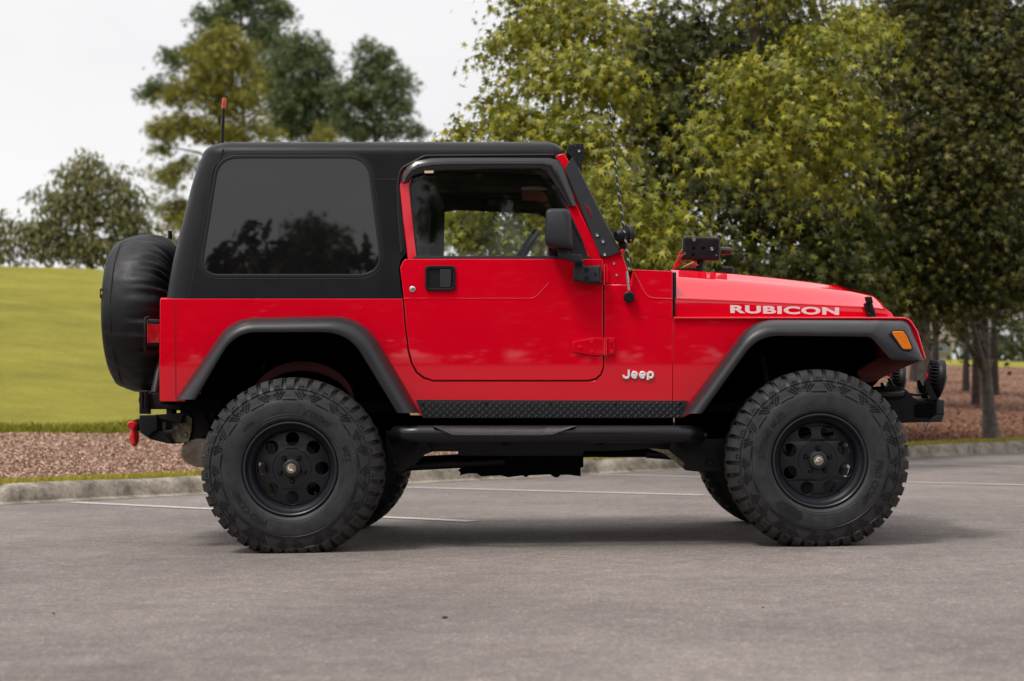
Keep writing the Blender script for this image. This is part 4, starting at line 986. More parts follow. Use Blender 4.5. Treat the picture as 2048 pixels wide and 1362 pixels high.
rf_, ff_ = flare(fl_o, fl_i, 'rear_flare'), flare(ff_o, ff_i, 'front_flare')
sig = [(1781, 662, 5), (1807, 662, 6), (1814, 672), (1825.5, 699, 4), (1806, 698.5, 6)]
link('turn_signal', plate([fillet(sig)], .0465, .02, .004), AMBER, ff_)
link('signal_rim', plate([grow(fillet(sig), 2.2), grow(fillet(sig), -.3)], .049, .02, .001), SEAL, ff_)
for f in (rf_, ff_):
    m_ = mirror(f)
    for ch in f.children: mirror(ch, m_)
# inner wheel houses: dark walls behind the wheels, a red edge with shade in its colour over the rear axle
for pts, y in (([(392, 803), (470, 660), (700, 660), (800, 835), (760, 850), (430, 850)], .58), ([(1400, 835), (1515, 660), (1750, 660), (1800, 715), (1740, 780), (1640, 790), (1560, 830), (1440, 850)], .60)):
    mirror(link('wheel_house', plate([fillet(pts)], y, .03, .002), DARK, car))
ra2 = [[(520 + 2, 770)], ]
oa = [(605 + 105 * math.cos(R(t)), 806 - 84 * math.sin(R(t))) for t in range(10, 171, 10)]; ia = [(605 + 105 * math.cos(R(t)), 826 - 84 * math.sin(R(t))) for t in range(10, 171, 10)]
rw = link('rear_inner_arch', plate([oa + ia[::-1]], .40, .02, .002), RED_SHADED, car); mirror(rw)
# ---- tread-plate rocker guard
gm_ = [plate([fillet([(832, 799.5), (1375.5, 801.5), (1362, 836), (846, 836)])], off(yb, -.006), .008, .001, ZC)]
row = 0
for py in np.arange(803, 836, 6.6):
    for k, px in enumerate(np.arange(838 + (row % 2) * 7, 1372, 14.2)):
        for s, dx in ((1, 0), (-1, 7.1)):
            cx, cy = px + dx, py + (3.3 if s < 0 else 0)
            lo = 832 + (cy - 799.5) * .39 + 5; hi = 1375 - (cy - 801) * .39 - 5
            if lo < cx < hi and 803.5 < cy < 833.5:
                p = W(cx, cy, off(yb, -.0068)); a = R(42 * s)
                u = Vector((math.cos(a), 0, math.sin(-a) * -1 * s * s)); u = Vector((math.cos(a), 0, -math.sin(a))); v = Vector((-u.z, 0, u.x)); l, wd = .0105, .0034
                vs = [p + u * l, p + v * wd, p - u * l, p - v * wd, p + Vector((0, -.0032, 0))]
                vs = [p + u * l, p + u * l * .5 + v * wd, p - u * l * .5 + v * wd, p - u * l, p - u * l * .5 - v * wd, p + u * l * .5 - v * wd, p + u * l * .5 + Vector((0, -.0034, 0)), p - u * l * .5 + Vector((0, -.0034, 0))]
                gm_.append((vs, [(0, 1, 6), (1, 2, 7, 6), (2, 3, 7), (3, 4, 7), (4, 5, 6, 7), (5, 0, 6)]))
    row += 1
vv, ff = [], []
for vs, fs in gm_[1:]:
    o0 = len(vv); vv += vs; ff += [tuple(i + o0 for i in f) for f in fs]
rg = link('rocker_guard', join([gm_[0], mesh_of(vv, ff, ang=20)]), GREYP, car)
for px in (846, 973, 1101, 1231, 1361): link('bolt', bolt(W(px, 807, off(yb, -.007)), .006, .004), BLK, rg)
mirror(rg)
# ---- step bar
yp = .10
sb = [P(790, 872, .30), P(796, 868, .16), P(812, 868, yp), P(840, 868, yp), P(1100, 868, yp), P(1370, 868, yp), P(1392, 868, .16), P(1400, 870, .32)]
sbar = link('step_bar', tube(sb, [.036, .039, .0395, .0395, .0395, .0395, .039, .035], 20), BLKS, car)
pad = []
for px, w0, w1 in ((866, 851, 852), (880, 851.5, 859), (905, 853, 870), (930, 854, 870.5), (1080, 854, 870.5), (1105, 853, 869), (1135, 851.5, 858), (1151, 851, 852)):
    pad.append([P(px, w0, .10), P(px, w0 + 1, .076), P(px, (w0 + w1) / 2, .060), P(px, w1, .056), P(px, w1 + 1, .064)])
link('step_pad', loft(pad), mat('ribbed_step_rubber', (.030, .030, .034), .5, var=.4, vscale=40, bump=.002, bscale=70), sbar)
for px in (830, 1010, 1200, 1360): link('bar_bracket', tube([P(px, 872, .12), P(px, 880, .3), P(px, 882, .5)], .022, 8), DARK, sbar)
s2 = mirror(sbar)
for ch in sbar.children: mirror(ch, s2)
# ---- chassis
fr_ = []
for y in (.50, 1.37):
    fr_.append(tube([(-1.72, y, .505), (-.0, y, .505), (.75, y, .505), (1.0, y, .60), (1.45, y, .60), (1.62, y, .575)], .05, 4, ang=20))
for x in (-1.45, -.75, -.1, .6): fr_.append(box((x, YC, .50), (.09, .87, .07), .01))
fr_.append(box((1.4, YC, .60), (.09, .87, .07), .01))
link('chassis', join(fr_), DARK, car)
sl_ = plate([fillet([(760, 882), (800, 880), (1390, 880), (1400, 900), (1360, 906), (1300, 897), (1240, 902), (1168, 902), (1166, 912), (916, 912), (916, 903), (868, 903), (850, 908), (830, 905)])], .42, .05, .004)
ca = [plate([fillet([(772, 860), (850, 884), (866, 902), (848, 910), (829, 930, 4), (820, 934, 3), (800, 945, 10), (782, 943, 8), (770, 920)])], .30, .04, .006), plate([fillet([(1345, 880), (1450, 876), (1452, 944), (1430, 943, 6), (1404, 944, 6), (1372, 941, 3), (1366, 936), (1372, 928), (1338, 898)])], .30, .04, .006)]
lk_ = []
for px, py in ((792, 924), (1418, 925)): lk_.append(bolt(P(px, py, .30), .018, .012))
sk = link('frame_skirt', join([sl_] + ca + lk_), BLK, car)
copper = link('brake_pipe', plate([fillet([(1297, 897), (1336, 899), (1372, 927), (1380, 940), (1366, 936), (1330, 908)])], .34, .02, .002), GALV, car)
sp = [(918, 903), (1162, 903), (1162, 912), (1167, 914), (1167, 934), (1161, 936), (1162, 953), (1140, 950), (1121, 950), (1116, 955, 2), (1110, 955), (1100, 949), (1058, 951), (1052, 955, 2), (1046, 951), (1016, 955), (1003, 951), (962, 953), (954, 947), (936, 947), (919, 951), (921, 946), (916, 940), (921, 938)]
link('skid_plate', join([plate([fillet(sp)], .55, .75, .008), plate([fillet([(930, 905), (1150, 905), (1150, 915, 3), (930, 915, 3)])], .53, .02, .004)]), DARK, car)
link('tail_panel', plate([fillet([(322, 799), (440, 799), (440, 816), (322, 808)])], .27, .03, .002), DARK, car)
link('sill_gap_plate', plate([fillet([(1350, 826), (1450, 826), (1450, 880), (1350, 862)])], .52, .03, .002), DARK, car)  # dark plate added to close the see-through gap beside the step
link('gearbox', join([box((.15, YC, .52), (.9, .45, .25), .05), box((-.6, YC, .53), (.7, .2, .14), .04)]), DARK, car)
for nm, x, z in (('rear_axle', -1.172, .365), ('front_axle', 1.207, .4015)):
    ax = [tube([(x, .30, z), (x, 2 * YC - .30, z)], .042, 14), lathe([(.0, -.13), (.08, -.12), (.13, -.06), (.14, .0), (.12, .07), (.06, .13), (0, .135)], 24, 'X', (x, YC + (.0 if x < 0 else .25), z))]
    link(nm, join(ax), DARK, car)
    for s in (-1, 1):
        y = YC + s * .42
        cs = [(x + .055 * math.cos(a) + (.12 if x > 0 else -.02), y + .055 * math.sin(a), z + .06 + .0115 * a) for a in np.arange(0, 2 * PI * 5, .35)]
        link('coil_spring', tube(cs, .008, 6), BLK, car)
        link('shock_absorber', tube([(x - .10, y - s * .0, z - .02), (x - .16, y, z + .22), (x - .2, y, z + .48)], [.028, .028, .02], 10), BLK, car)
        link('control_arm', tube([(x, y, z - .03), (x + (.95 if x < 0 else -.75), y - s * .02, z + .02)], .024, 8), BLK, car)
link('steering_link', tube([(1.36, .42, .40), (1.36, 1.45, .43)], .018, 8), BLK, car)
# muffler
mf = [Vector((wx(385, .62), .45, wz(903, .62))), Vector((wx(385, .62), 1.2, wz(903, .62)))]
mfm = lathe([(0, -.0), (.07, 0), (.078, .012), (.08, .03), (.08, .5), (.07, .52), (0, .52)], 28, 'Y'); mfm.transform(Matrix.Translation((wx(409, .55), .45, wz(903, .55))) @ Matrix.Diagonal((1.25, 1, .92, 1)))
link('muffler', join([mfm, tube([P(392, 905, .60), P(430, 903, .60)], .052, 20)]), DULLST, car)
# ---- rear: bumper, carrier, shackle, tail lamps, spare wheel
rb = [plate([fillet([(278, 830, 3), (312, 829, 5), (314.5, 834), (314.5, 860, 6), (303, 866), (296, 876), (280, 865, 3)])], .30, 1.27, .006),
      plate([fillet([(300, 868), (316, 860), (325, 862), (343, 885), (343, 888), (332, 886), (298, 878)])], .33, 1.2, .004),
      plate([fillet([(314, 829), (372, 824.5), (372, 826.5), (363, 835), (362, 846), (320, 838)])], .31, .12, .003)]
rbm = link('rear_bumper', join(rb), BLK, car)
link('bumper_post', join([tube([P(343, 812, .40), P(343, 829, .40)], .0245, 18), plate([fillet([(329, 829), (363, 829), (363, 838, 3), (356, 846), (330, 836)])], .36, .10, .004)]), BLKS, rbm)
cr_ = [plate([fillet([(278, 781, 2), (296, 781, 2), (297, 828), (278.5, 828)])], .32, .06, .004), plate([fillet([(297, 787), (318, 785), (320, 806), (372, 808), (372, 822), (329, 818.5), (297, 818.5)])], .36, .06, .003), plate([fillet([(318, 806), (400, 806), (420, 850), (415, 870), (384, 882), (384, 836), (372, 830), (364, 818)])], .45, .05, .003),
       plate([fillet([(384, 834), (430, 820), (430, 870), (400, 884), (384, 884)])], .47, .05, .003)]
for px in (284, 291): cr_.append(tube([P(px, 783, .316), P(px, 815, .316)], .006, 8))
link('tyre_carrier', join(cr_ + [tube([P(310, 788, .55), P(318, 745, .62), P(331, 690, .7)], .022, 12), tube([P(290, 800, .35), P(290, 800, 1.5)], .03, 12), tube([P(300, 800, .9), P(300, 650, .95)], .035, 12)]), BLK, car)
fp = [plate([fillet([(344, 848), (363, 847), (364, 835), (384, 835), (383, 861), (376, 884), (344, 884)])], .42, .012, .001)]
fpl = link('frame_plate', join(fp), GALV, car)
for px, py in ((353, 855), (370.5, 870)): link('bolt', bolt(P(px, py, .42), .014, .010), DULLST, fpl)
link('frame_plate', plate([fillet([(321, 843, 2), (330, 845, 2), (330, 872, 2), (323, 868)])], .40, .02, .002), DULLST, rbm)
shk = []
c0 = P(265, 851, .42)
bl = lathe([(0, -.024), (.013, -.021), (.020, -.012), (.0225, 0), (.020, .012), (.013, .021), (0, .024)], 20, 'X'); bl.transform(Matrix.Translation(c0)); shk.append(bl)
shk.append(tube([c0 + Vector((.0, -.03, 0)), c0 + Vector((.0, .05, 0))], .016, 12))
pth = [c0 + Vector((.006 + .004 * math.sin(a), .012 + .026 * math.sin(a), -.052 - .036 * math.cos(a))) for a in np.linspace(-PI * .05, 2 * PI * .98, 22)]
shk.append(tube(pth, .0125, 10)); shk.append(tube([c0 + Vector((.008, -.012, -.01)), c0 + Vector((.008, -.014, -.05)), c0 + Vector((.010, -.012, -.085))], [.012, .014, .015], 10))
link('tow_shackle', join(shk), REDPL, car)
link('shackle_tab', plate([fillet([(262, 842, 3), (282, 836), (282, 862), (266, 860, 4)])], .435, .02, .002), BLK, car)
tl = [plate([fillet([(294, 640, 2), (319, 641), (319, 690), (296, 690, 2)])], .235, .10, .004)]
tlh = link('tail_lamp', join(tl), BLK, car)
link('lamp_lens', plate([fillet([(294.5, 647, 1), (318.5, 648), (318.5, 685.5), (294.5, 685.5, 1)])], .230, .09, .002), TAIL, tlh)
link('lamp_top', plate([fillet([(295, 638, 1), (319, 639), (319, 645.5), (295, 645.5)])], .226, .10, .003), GREYP, tlh)
link('lamp_guard', tube([P(298, 634, .26), P(292, 635, .21), P(290, 640, .205), P(290, 665, .205), P(289.5, 699, .205), P(293, 703, .21), P(304, 703, .24)], .0048, 8), BLK, tlh)
t2 = mirror(tlh)
for ch in tlh.children: mirror(ch, t2)
link('hinge_pin', tube([P(340, 462, .40), P(340, 478, .40)], .01, 8), BLK, car)
# spare wheel in its gathered vinyl cover
SR, SX0, SX1 = .392, -2.172, -1.845
sc_z = H + (CY - 628) / F * 8.93
prf = [(0, SX0 + .002), (.10, SX0), (.22, SX0 - .004), (.30, SX0 - .003), (.335, SX0 + .003), (.352, SX0 + .014), (.362, SX0 + .030), (.374, SX0 + .060), (.384, SX0 + .095), (.390, SX0 + .13), (.392, SX0 + .17), (.388, SX0 + .205), (.378, SX0 + .235), (.362, SX0 + .262), (.340, SX0 + .284), (.315, SX0 + .300), (.285, SX0 + .310), (.25, SX0 + .308)]
seg = 220; vs = []; fs = []
ph = [(k, random.uniform(0, 2 * PI), random.uniform(.4, 1)) for k in (19, 27, 37, 46, 58, 73)]
for j in range(seg):
    a = 2 * PI * j / seg
    for i, (r, x) in enumerate(prf):
        g = max(0, (x - (SX0 + .12)) / .19) if i > 7 else 0
        g = min(g, 1) ** 1.1
        wv_ = sum(math.sin(k * a + p + 3 * g * math.sin(3 * a + p)) * q for k, p, q in ph) / 3.0
        rr = r + (abs(wv_) ** .8 * math.copysign(1, wv_)) * .017 * g
        if i > 4: rr += .0018 * math.sin(11 * a + 2 * x * 30) + .0015 * math.sin(26 * a - x * 60) * (.5 + .5 * math.sin(5 * a)) + .0012 * math.sin(47 * a + x * 40) * (.5 + .5 * math.sin(3 * a + 2)) + .003 * math.sin(4 * a + 1)
        if math.sin(a) < -.3: rr += .004 * math.sin(a * 6) * (i > 4)
        vs.append((x + .005 * wv_ * g, YC + math.cos(a) * rr, sc_z + math.sin(a) * rr))
n = len(prf)
for j in range(seg):
    k = (j + 1) % seg
    for i in range(n - 1): fs.append((j * n + i, k * n + i, k * n + i + 1, j * n + i + 1))
cov = link('spare_wheel_cover', mesh_of(vs, fs, ang=60), CLOTH, car)
link('cover_seam', tube([(SX0 + .058, YC + math.cos(a) * .3755, sc_z + math.sin(a) * .3755) for a in np.linspace(0, 2 * PI, 90)], .0022, 6), CLOTH, cov)
tg = link('cover_tag', plate([fillet([(199.5, 577), (206.5, 577), (206.5, 596.5), (199.5, 596.5)])], .60, .006, .001), SEAL, cov)
link('tag_print', join([plate([[(201.5, 586), (203.5, 581), (205.5, 586), (204.2, 586.5), (205.5, 590), (202.5, 588.5)]], .598, .003, .0002)]), TAGO, tg)
link('spare_wheel', lathe([(.08, SX1 - .02), (.24, SX1 - .03), (.30, SX1 - .04), (.33, SX1 - .08), (.33, SX1 - .2)], 48, 'X', (0, YC, sc_z)), RUB, car)

# ---- front bumper, lamps
yf_ = .40
fb = [plate([fillet([(1769, 772), (1804, 774, 3), (1814, 780), (1828, 795, 3), (1836, 798), (1873, 798), (1873, 838), (1854, 844), (1807, 846), (1760, 846)])], yf_, 1.07, .006)]
fbm = link('front_bumper', join(fb), BLK, car)
link('bumper_end', plate([fillet([(1872, 797.5, 2), (1888.5, 800, 2), (1888.5, 830), (1872, 829.5)])], yf_ - .012, 1.1, .006), GREYP, fbm)
link('bumper_lip', plate([fillet([(1872, 829.5), (1888.5, 830), (1884, 844, 2), (1854, 844.5)])], yf_ - .010, 1.09, .006), FLARE, fbm)
link('fog_recess', plate([fillet([(1828, 808, 8), (1868, 806, 6), (1868, 836, 6), (1828, 836, 8)])], yf_ - .002, .01, .001), DARK, fbm)
link('bumper_step', plate([fillet([(1834, 799.5, 2), (1849, 799, 2), (1849, 803, 1), (1834, 803.5, 1)])], yf_ - .01, .05, .002), GREYP, fbm)
link('bumper_tube', tube([P(1748, 787.5, yf_ - .02), P(1800, 787.5, yf_ - .02), P(1806, 788, yf_ - .01), P(1808, 789, yf_ + .01)], [.018, .018, .0165, .011], 14), BLKS, fbm)
link('bumper_hook', tube([P(1853 + 4 * math.cos(a), 848 + 4 * math.sin(a), yf_ + .1) for a in np.linspace(0, 2 * PI, 14)], .004, 8), STEEL, fbm)
def lamp(yc):
    c = Vector((wx(1879, .40), yc, wz(757, .40)))
    body = lathe([(0, -.055), (.030, -.054), (.052, -.046), (.066, -.032), (.074, -.014), (.079, -.010), (.083, .004), (.0835, .022), (.080, .026), (.074, .027)], 44, 'X')
    fins = []
    for k in range(30):
        a = 2 * PI * k / 30; b_ = box((-.032, 0, .066), (.038, .004, .020), .001); b_.transform(Matrix.Rotation(a, 4, 'X')); fins.append(b_)
    M = Matrix.Translation(c) @ Matrix.Rotation(R(9), 4, 'Y') @ Matrix.Diagonal((.86, 1.12, 1.12, 1))
    b0 = join([body] + fins); b0.transform(M); o = link('driving_lamp', smooth(b0, 40), BLK, car)
    le = lathe([(.0, .050), (.03, .047), (.055, .040), (.070, .032), (.0765, .026)], 44, 'X'); le.transform(M); link('lamp_lens', le, SHADEG, o)
    rd = lathe([(0, -.062), (.012, -.061), (.018, -.052)], 20, 'X'); rd.transform(M); link('lamp_badge', rd, REDPL, o)
    dy = yc - .4
    st_ = loft([[Vector((wx(px, .4) , yc + s * .088, wz(py, .4))) for s in (-1, 1)] for px, py in ((1849, 760), (1857, 781), (1866, 797))])
    ar = [Vector((wx(px, .4), 0, wz(py, .4))) for px, py in ((1847, 760), (1853, 759), (1861, 775), (1872, 798), (1858, 799), (1849, 776))]
    parts = []
    for s in (-1, 1):
        parts.append(mesh_of([Vector((p.x, yc + s * .094 + t, p.z)) for t in (-.003, .003) for p in ar], [tuple(range(6)), tuple(range(6, 12))] + [(i, (i + 1) % 6, 6 + (i + 1) % 6, 6 + i) for i in range(6)], ang=30))
    parts.append(box((wx(1864, .4), yc, wz(798, .4)), (.05, .19, .008), .002))
    link('lamp_stirrup', join(parts), BLK, o)
    link('lamp_cable', tube([c + Vector((-.07, -.0, -.075)), c + Vector((-.10, 0, -.078)), c + Vector((-.155, .01, -.066)), c + Vector((-.20, .03, -.035)), c + Vector((-.22, .05, .0))], .0062, 8), SEAL, o)
lamp(.40 + .06); lamp(1.47 - .06)

# ---- cabin seen through the glass
def seat(y):
    s = link('seat', join([box((-.30, y, .92), (.48, .46, .14), .05), box((-.56, y, 1.08), (.14, .44, .42), .05)]), INT, car)
seat(.58); seat(1.29)
link('dashboard', join([box((.17, YC, 1.14), (.24, 1.34, .22), .05)]), INT, car)
sw_ = Vector((W(1072, 500, .55).x, .62, wz(503, .62)))
swm = lathe([(.165 + .013 * math.cos(a), .013 * math.sin(a)) for a in np.linspace(0, 2 * PI, 10)[:-1]], 40, 'Z', closed=True)
swm.transform(Matrix.Translation(sw_ - Vector((.085, 0, .045))) @ Matrix.Rotation(R(-58), 4, 'Y')); wl = link('steering_wheel', swm, GREYP, car)
link('steering_column', tube([sw_ - Vector((0, 0, .10)), sw_ + Vector((.25, 0, -.25))], .03, 10), INT, wl)
rbp = []
for y in (.38, 2 * YC - .38):
    rbp.append(tube([(-1.1, y, 1.1), (-.72, y, 1.62), (-.62, y, 1.70), (-.5, y, 1.72), (-.06, y, 1.70), (.0, y, 1.66), (.22, y, 1.22)], .033, 10)); rbp.append(tube([(-.62, y, .8), (-.60, y, 1.70)], .036, 10))
rbp.append(tube([(-.60, .38, 1.71), (-.60, 2 * YC - .38, 1.71)], .036, 10))
link('roll_bar', join(rbp), INT, car)
hl0 = [box((-.79, y, 1.45), (.34, .03, .62), .01) for y in (.36, 2 * YC - .36)]
link('side_trim', join(hl0), INT, car)
link('headliner', box((-.82, YC, 1.80), (1.45, 1.20, .03), .01), INT, car)
link('sun_visor', box((-.06, .55, 1.665), (.16, .40, .02), .008), TRIM, car)
link('interior_mirror', box((-.0, YC, 1.60), (.03, .20, .06), .01), INT, car)

# ---- wheels
TYR = .410
def wheel(x, z, ph, words, gzz):
    """one wheel, its outer face at y = 0; ph turns the pattern"""
    side = [(.208, .040), (.214, .026), (.219, .012), (.228, .005), (.240, .001), (.265, -.001), (.295, .0005), (.305, .002), (.3065, .0035), (.33, .0055), (.352, .0115), (.3595, .0145), (.361, .0125), (.364, .0135), (.372, .022), (.385, .036), (.394, .056), (.397, .085), (.398, .155)]
    prof = side + [(r, .31 - t) for r, t in side[-2::-1]]
    base = lathe(prof, 120, 'Y', ang=45)
    vs, fs, tv, tf = [], [], [], []
    def pol(r, a, y): return (r * math.cos(a), y, r * math.sin(a))
    NL = 42
    outp = [(.3615, .0085), (.372, .0105), (.386, .0165), (.398, .028), (.4065, .045), (.411, .068)]
    inp = [(.361, .016), (.366, .022), (.376, .032), (.386, .046), (.392, .06), (.395, .072)]
    for k in range(NL):
        a0 = ph + 2 * PI * k / NL; long = k % 2
        w0 = 2 * PI / NL * (.34 if long else .30); tip = .118 if long else .100
        op = outp + [(.4125, tip)]; ip = inp + [(.396, tip)]
        skew = .020 if long else -.012
        for flip in (0, 1):
            o0 = len(tv); m = len(op)
            for s in (-1, 1):
                for q in (op, ip):
                    for i, (r, y) in enumerate(q):
                        aa = a0 + (PI / NL if flip else 0) + s * w0 * (1 + .06 * (i < 2)) + skew * (y - .05) / .07 * (1 if y > .03 else 0)
                        tv.append(pol(r, aa, (.31 - y) if flip else y))
            A, B, Cc, Dd = o0, o0 + m, o0 + 2 * m, o0 + 3 * m
            for i in range(m - 1):
                tf += [(A + i, A + i + 1, Cc + i + 1, Cc + i), (A + i, B + i, B + i + 1, A + i + 1), (Cc + i, Cc + i + 1, Dd + i + 1, Dd + i)]
            tf += [(A + m - 1, B + m - 1, Dd + m - 1, Cc + m - 1), (A, Cc, Dd, B)]
        # centre blocks
        for y0, y1, da in ((.128, .152, .0), (.158, .182, .5)):
            o0 = len(tv); aa = a0 + 2 * PI / NL * da; ww = 2 * PI / NL * .36
            for r in (.394, .413):
                for s, y in ((-1, y0), (1, y0), (1, y1), (-1, y1)): tv.append(pol(r, aa + s * ww + .01 * (y == y1), y))
            tf += [(o0 + 4, o0 + 5, o0 + 6, o0 + 7)] + [(o0 + i, o0 + (i + 1) % 4, o0 + 4 + (i + 1) % 4, o0 + 4 + i) for i in range(4)]
        if long:   # dark cross on each long lug, slot shade put in as colour
            for s1 in (-1, 1):
                for s2 in (-1, 1):
                    o0 = len(vs); ca, cr_2 = a0, .3795
                    p1 = (cr_2 + s1 * .002, ca + s2 * .005); p2 = (cr_2 + s1 * .009, ca + s2 * .021)
                    for (r, a), wd in ((p1, .0045), (p2, .0045)):
                        for d in (-1, 1): vs.append(pol(r - d * s1 * wd * .35, a + d * s2 * wd, .0095 + (r - .37) * .62 - .0012))
                    fs.append((o0, o0 + 1, o0 + 3, o0 + 2))
    tread = mesh_of(tv, tf, ang=25)
    marks = mesh_of(vs, fs)
    # sidewall groove lines: curved bars, groove shade in their dark colour, in ten modules
    rv, rf2 = [], []
    def rib_(pts, wd=.0034, h=.0026):
        o0 = len(rv); m = len(pts)
        for i, (r, a) in enumerate(pts):
            r0, a0 = pts[max(i - 1, 0)]; r1, a1 = pts[min(i + 1, m - 1)]
            dx, dy = r1 - r0, (a1 - a0) * r; l = math.hypot(dx, dy) or 1; nx, ny = -dy / l, dx / l
            ys = .0035 + max(0, (r - .307)) ** 1.25 * .26
            e = .35 if i in (0, m - 1) else 1
            for d, hh in ((-1, -.001), (-.55, h), (.55, h), (1, -.001)):
                rv.append(pol(r + nx * wd * d * e, a + ny * wd * d * e / r, ys - hh * (e if hh > 0 else 1)))
        for i in range(m - 1):
            for j in range(3): rf2.append((o0 + i * 4 + j, o0 + i * 4 + j + 1, o0 + i * 4 + j + 5, o0 + i * 4 + j + 4))
    NM = 13
    for k in range(NM):
        a = ph + 2 * PI * k / NM; M_ = 2 * PI / NM
        rib_([(.3125, a + M_ * t) for t in np.linspace(-.24, .24, 9)], .0026)
        for s in (-1, 1):
            f = lambda t0, t1, r0, r1, b: [(r0 + (r1 - r0) * t + b * math.sin(PI * t), a + s * M_ * (t0 + (t1 - t0) * t)) for t in np.linspace(0, 1, 7)]
            rib_(f(.30, .12, .3125, .350, .004)); rib_(f(.36, .20, .318, .353, .004))
            rib_([(.3125, a + s * M_ * .36), (.318, a + s * M_ * .33), (.3185, a + s * M_ * .40)], .0022)
            rib_(f(.42, .30, .325, .354, .003)); rib_([(.335, a + s * M_ * .5), (.343, a + s * M_ * .43), (.339, a + s * M_ * .39), (.353, a + s * M_ * .35)], .0022)
            rib_([(.327, a + s * M_ * .5), (.320, a + s * M_ * .44)], .0022)
    ribs = mesh_of(rv, rf2, ang=60)
    for r in (.3058, .3598, .232, .243): rib_ = None
    rings = [tube([pol(r, a, y) for a in np.linspace(0, 2 * PI, 100)], t, 5) for r, y, t in ((.3058, .0022, .0013), (.3605, .0128, .0016), (.232, .0035, .0011), (.2435, .0005, .0009))]
    ribs = join([ribs] + rings)
    # moulded words round the sidewall
    lets = []
    for body, size, r, a_deg, off_ in words:
        tm, co = text_mesh(body, size, .0012, size * .02)
        a0 = R(a_deg)
        q = [pol(r + c[1], a0 - c[0] / r, -.0006 - (c[2] > 0) * .0022) for c in co]
        lets.append(set_co(tm, np.array(q)))
    def squash(me, k=1.0):
        n = len(me.vertices); co = np.empty(n * 3); me.vertices.foreach_get('co', co); co = co.reshape(-1, 3)
        lim = -(z - gzz) ; t = np.clip((lim + .05 - co[:, 2]) / .08, 0, 1)
        co[:, 1] = .155 + (co[:, 1] - .155) * (1 + .035 * t * t)
        co[:, 2] = np.maximum(co[:, 2], lim); set_co(me, co); return me
    marks.materials.append(DARK); tread.materials.append(RUB_TR)
    for me in [base, tread, marks, ribs] + lets: squash(me)
    tread = join([tread, marks])
    # rim
    rp = [(.212, .030), (.214, .020), (.212, .013), (.207, .011), (.202, .015), (.199, .026), (.197, .040), (.191, .050), (.184, .056), (.178, .066), (.173, .082), (.171, .100), (.168, .106)]
    inner = [(.168, .106), (.170, .14), (.178, .25), (.205, .285), (.214, .29)]
    barrel = join([lathe(rp, 96, 'Y', ang=30), lathe(inner, 64, 'Y')])
    circ = lambda r, n, cx=0, cy=0: [(cx + r * math.cos(2 * PI * k / n), cy + r * math.sin(2 * PI * k / n)) for k in range(n)]
    hr0 = R(22.5) * 0 + ph
    holes = [circ(.0300, 28, .1345 * math.cos(hr0 + k * PI / 4), .1345 * math.sin(hr0 + k * PI / 4)) for k in range(8)]
    disc = curve_mesh([circ(.1695, 96), circ(.088, 48)] + holes, .004, .002)
    disc.transform(Matrix(((1, 0, 0, 0), (0, 0, -1, 0), (0, 1, 0, 0), (0, 0, 0, 1))))
    n = len(disc.vertices); co = np.empty(n * 3); disc.vertices.foreach_get('co', co); co = co.reshape(-1, 3)
    rr = np.hypot(co[:, 0], co[:, 2]); co[:, 1] += .086 + (rr - .088) * .22; set_co(disc, co); smooth(disc, 40)
    hub = lathe([(.0885, .095), (.0885, .084), (.086, .0805), (.083, .0795), (.045, .079), (.041, .076), (.0405, .060), (.039, .055), (.034, .052), (.024, .051), (.024, .053), (0, .053)], 64, 'Y', ang=30)
    wm = link('wheel', join([barrel, disc, hub]), RIM, car); wm.location = (x, 0, z)
    link('tyre', base, RUB, wm); link('tyre_tread', tread, RUB_TR, wm); 
    link('sidewall_groove_lines', ribs, RUB_GROOVE, wm); [link('tyre_lettering', q_, RUB_TXT, wm) for q_ in lets]
    cap = lathe([(0, .0490), (.016, .0492), (.0225, .0505), (.0235, .053)], 32, 'Y'); cp = link('hub_badge', cap, BRASS, wm)
    sc_ = tube([(.013 * math.cos(ph + t) * (1 - .12 * t), .0482, .013 * math.sin(ph + t) * (1 - .10 * t)) for t in np.linspace(.4, 4.6, 16)], [.0012 + .0022 * math.sin(PI * k / 15) for k in range(16)], 6)
    sc2 = tube([(.004 * math.cos(ph), .0482, .004 * math.sin(ph)), (.010 * math.cos(ph + 3.3), .0482, .010 * math.sin(ph + 3.3)), (.016 * math.cos(ph + 3.9), .0482, .016 * math.sin(ph + 3.9))], .0022, 6)
    link('badge_emblem', join([sc_, sc2]), IVORY, wm)
    for k in range(5):
        a = ph + PI / 2 + .35 + 2 * PI * k / 5
        nu = lathe([(0, -.014), (.006, -.0135), (.0085, -.010), (.0095, .0), (.0115, .002), (.0125, .008)], 6 if False else 16, 'Y'); nu.transform(Matrix.Translation((.0572 * math.cos(a), .076, .0572 * math.sin(a)))); link('lug_nut', nu, BLKS, wm)
    va = ph - 1.0 if x < 0 else ph - 1.15
    va = R(-47) if x < 0 else R(-55)
    link('valve_stem', tube([(.150 * math.cos(va), .098, .150 * math.sin(va)), (.156 * math.cos(va), .082, .156 * math.sin(va)), (.160 * math.cos(va), .072, .160 * math.sin(va))], [.0055, .0045, .0035], 8), SEAL, wm)
    link('brake_drum', join([lathe([(0, .150), (.105, .150), (.118, .155), (.12, .165), (.12, .24), (0, .24)], 48, 'Y')]), mat('brake_iron', (.085, .08, .075), .7, var=.5, vscale=18) if 'brake_iron' not in MATS else MATS['brake_iron'], wm)
    return wm
zr, zf = .365, .4015
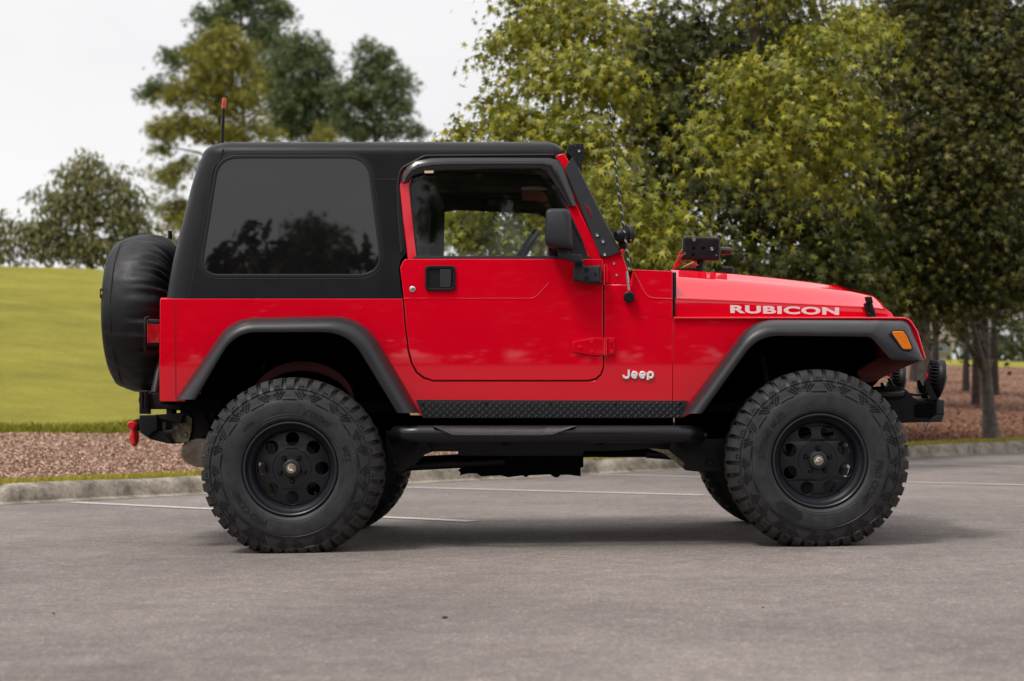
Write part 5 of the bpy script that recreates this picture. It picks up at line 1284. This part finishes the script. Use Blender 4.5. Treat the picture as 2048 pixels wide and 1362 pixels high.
w_r = wheel(-1.172, zr, R(90), [('PRO COMP', .040, .2515, 247, 0), ('XTREME', .036, .2535, 77, 0), ('MT2', .036, .2535, 23, 0), ('RADIAL', .018, .262, 140, 0)], gz(-1.172))
w_f = wheel(1.207, zf, R(-20), [('PRO COMP', .040, .2515, 1, 0), ('XTREME MUD', .036, .2535, 178, 0), ('TRI-PLY', .026, .258, 251, 0)], gz(1.207))
tb = []
o_in = [(.0, 0)]
ov = []
for k in range(48):
    a = 2 * PI * k / 48; da = .255 * math.cos(a); dr = .030 * math.sin(a)
    ov.append(((.267 + dr) * math.cos(R(238.5) + da), -.0012, (.267 + dr) * math.sin(R(238.5) + da)))
link('letter_plate', mesh_of(ov, [tuple(range(48))]), RIM, w_f)
for o in (w_r, w_f):
    c = o.copy(); C.objects.link(c); c.location = (o.location.x, 2 * YC, o.location.z); c.scale = (1, -1, 1)
    for ch in o.children:
        k = ch.copy(); C.objects.link(k); k.parent = c
# emblem on the side: strokes of the four letters
def em(q): return W(1225 + q[0] / 20.48, 720 + q[1] / 20.48, yb)
strokes = [[(672, 395), (672, 640)] + [(562 + 110 * math.cos(a), 640 + 105 * math.sin(a)) for a in np.linspace(.2, PI * .96, 9)] + [(442, 610)]]
for ex in (906, 1230):
    strokes.append([(ex - 95, 632), (ex + 95, 632)] + [(ex + 97 * math.cos(a), 620 - 112 * math.sin(a)) for a in np.linspace(.05, PI * 1.78, 20)])
strokes += [[(1452, 505), (1452, 820)], [(1556 + 100 * math.cos(a), 622 - 112 * math.sin(a)) for a in np.linspace(-PI, PI, 24)]]
for rad, dep, m_, nm in ((.0098, .0035, RED, 'emblem_plate'), (.0058, .006, IVORY, 'side_emblem')):
    ms = []
    for k, st_ in enumerate(strokes):
        pts = [em(q) for q in st_]
        t_ = tube([Vector((p.x, 0, p.z)) for p in pts], rad, 10)
        for v in t_.vertices: v.co.y = pts[0].y - max(0, -v.co.y / rad) ** .35 * dep - .0002 * k
        ms.append(t_)
    link(nm, join(ms), m_, car)
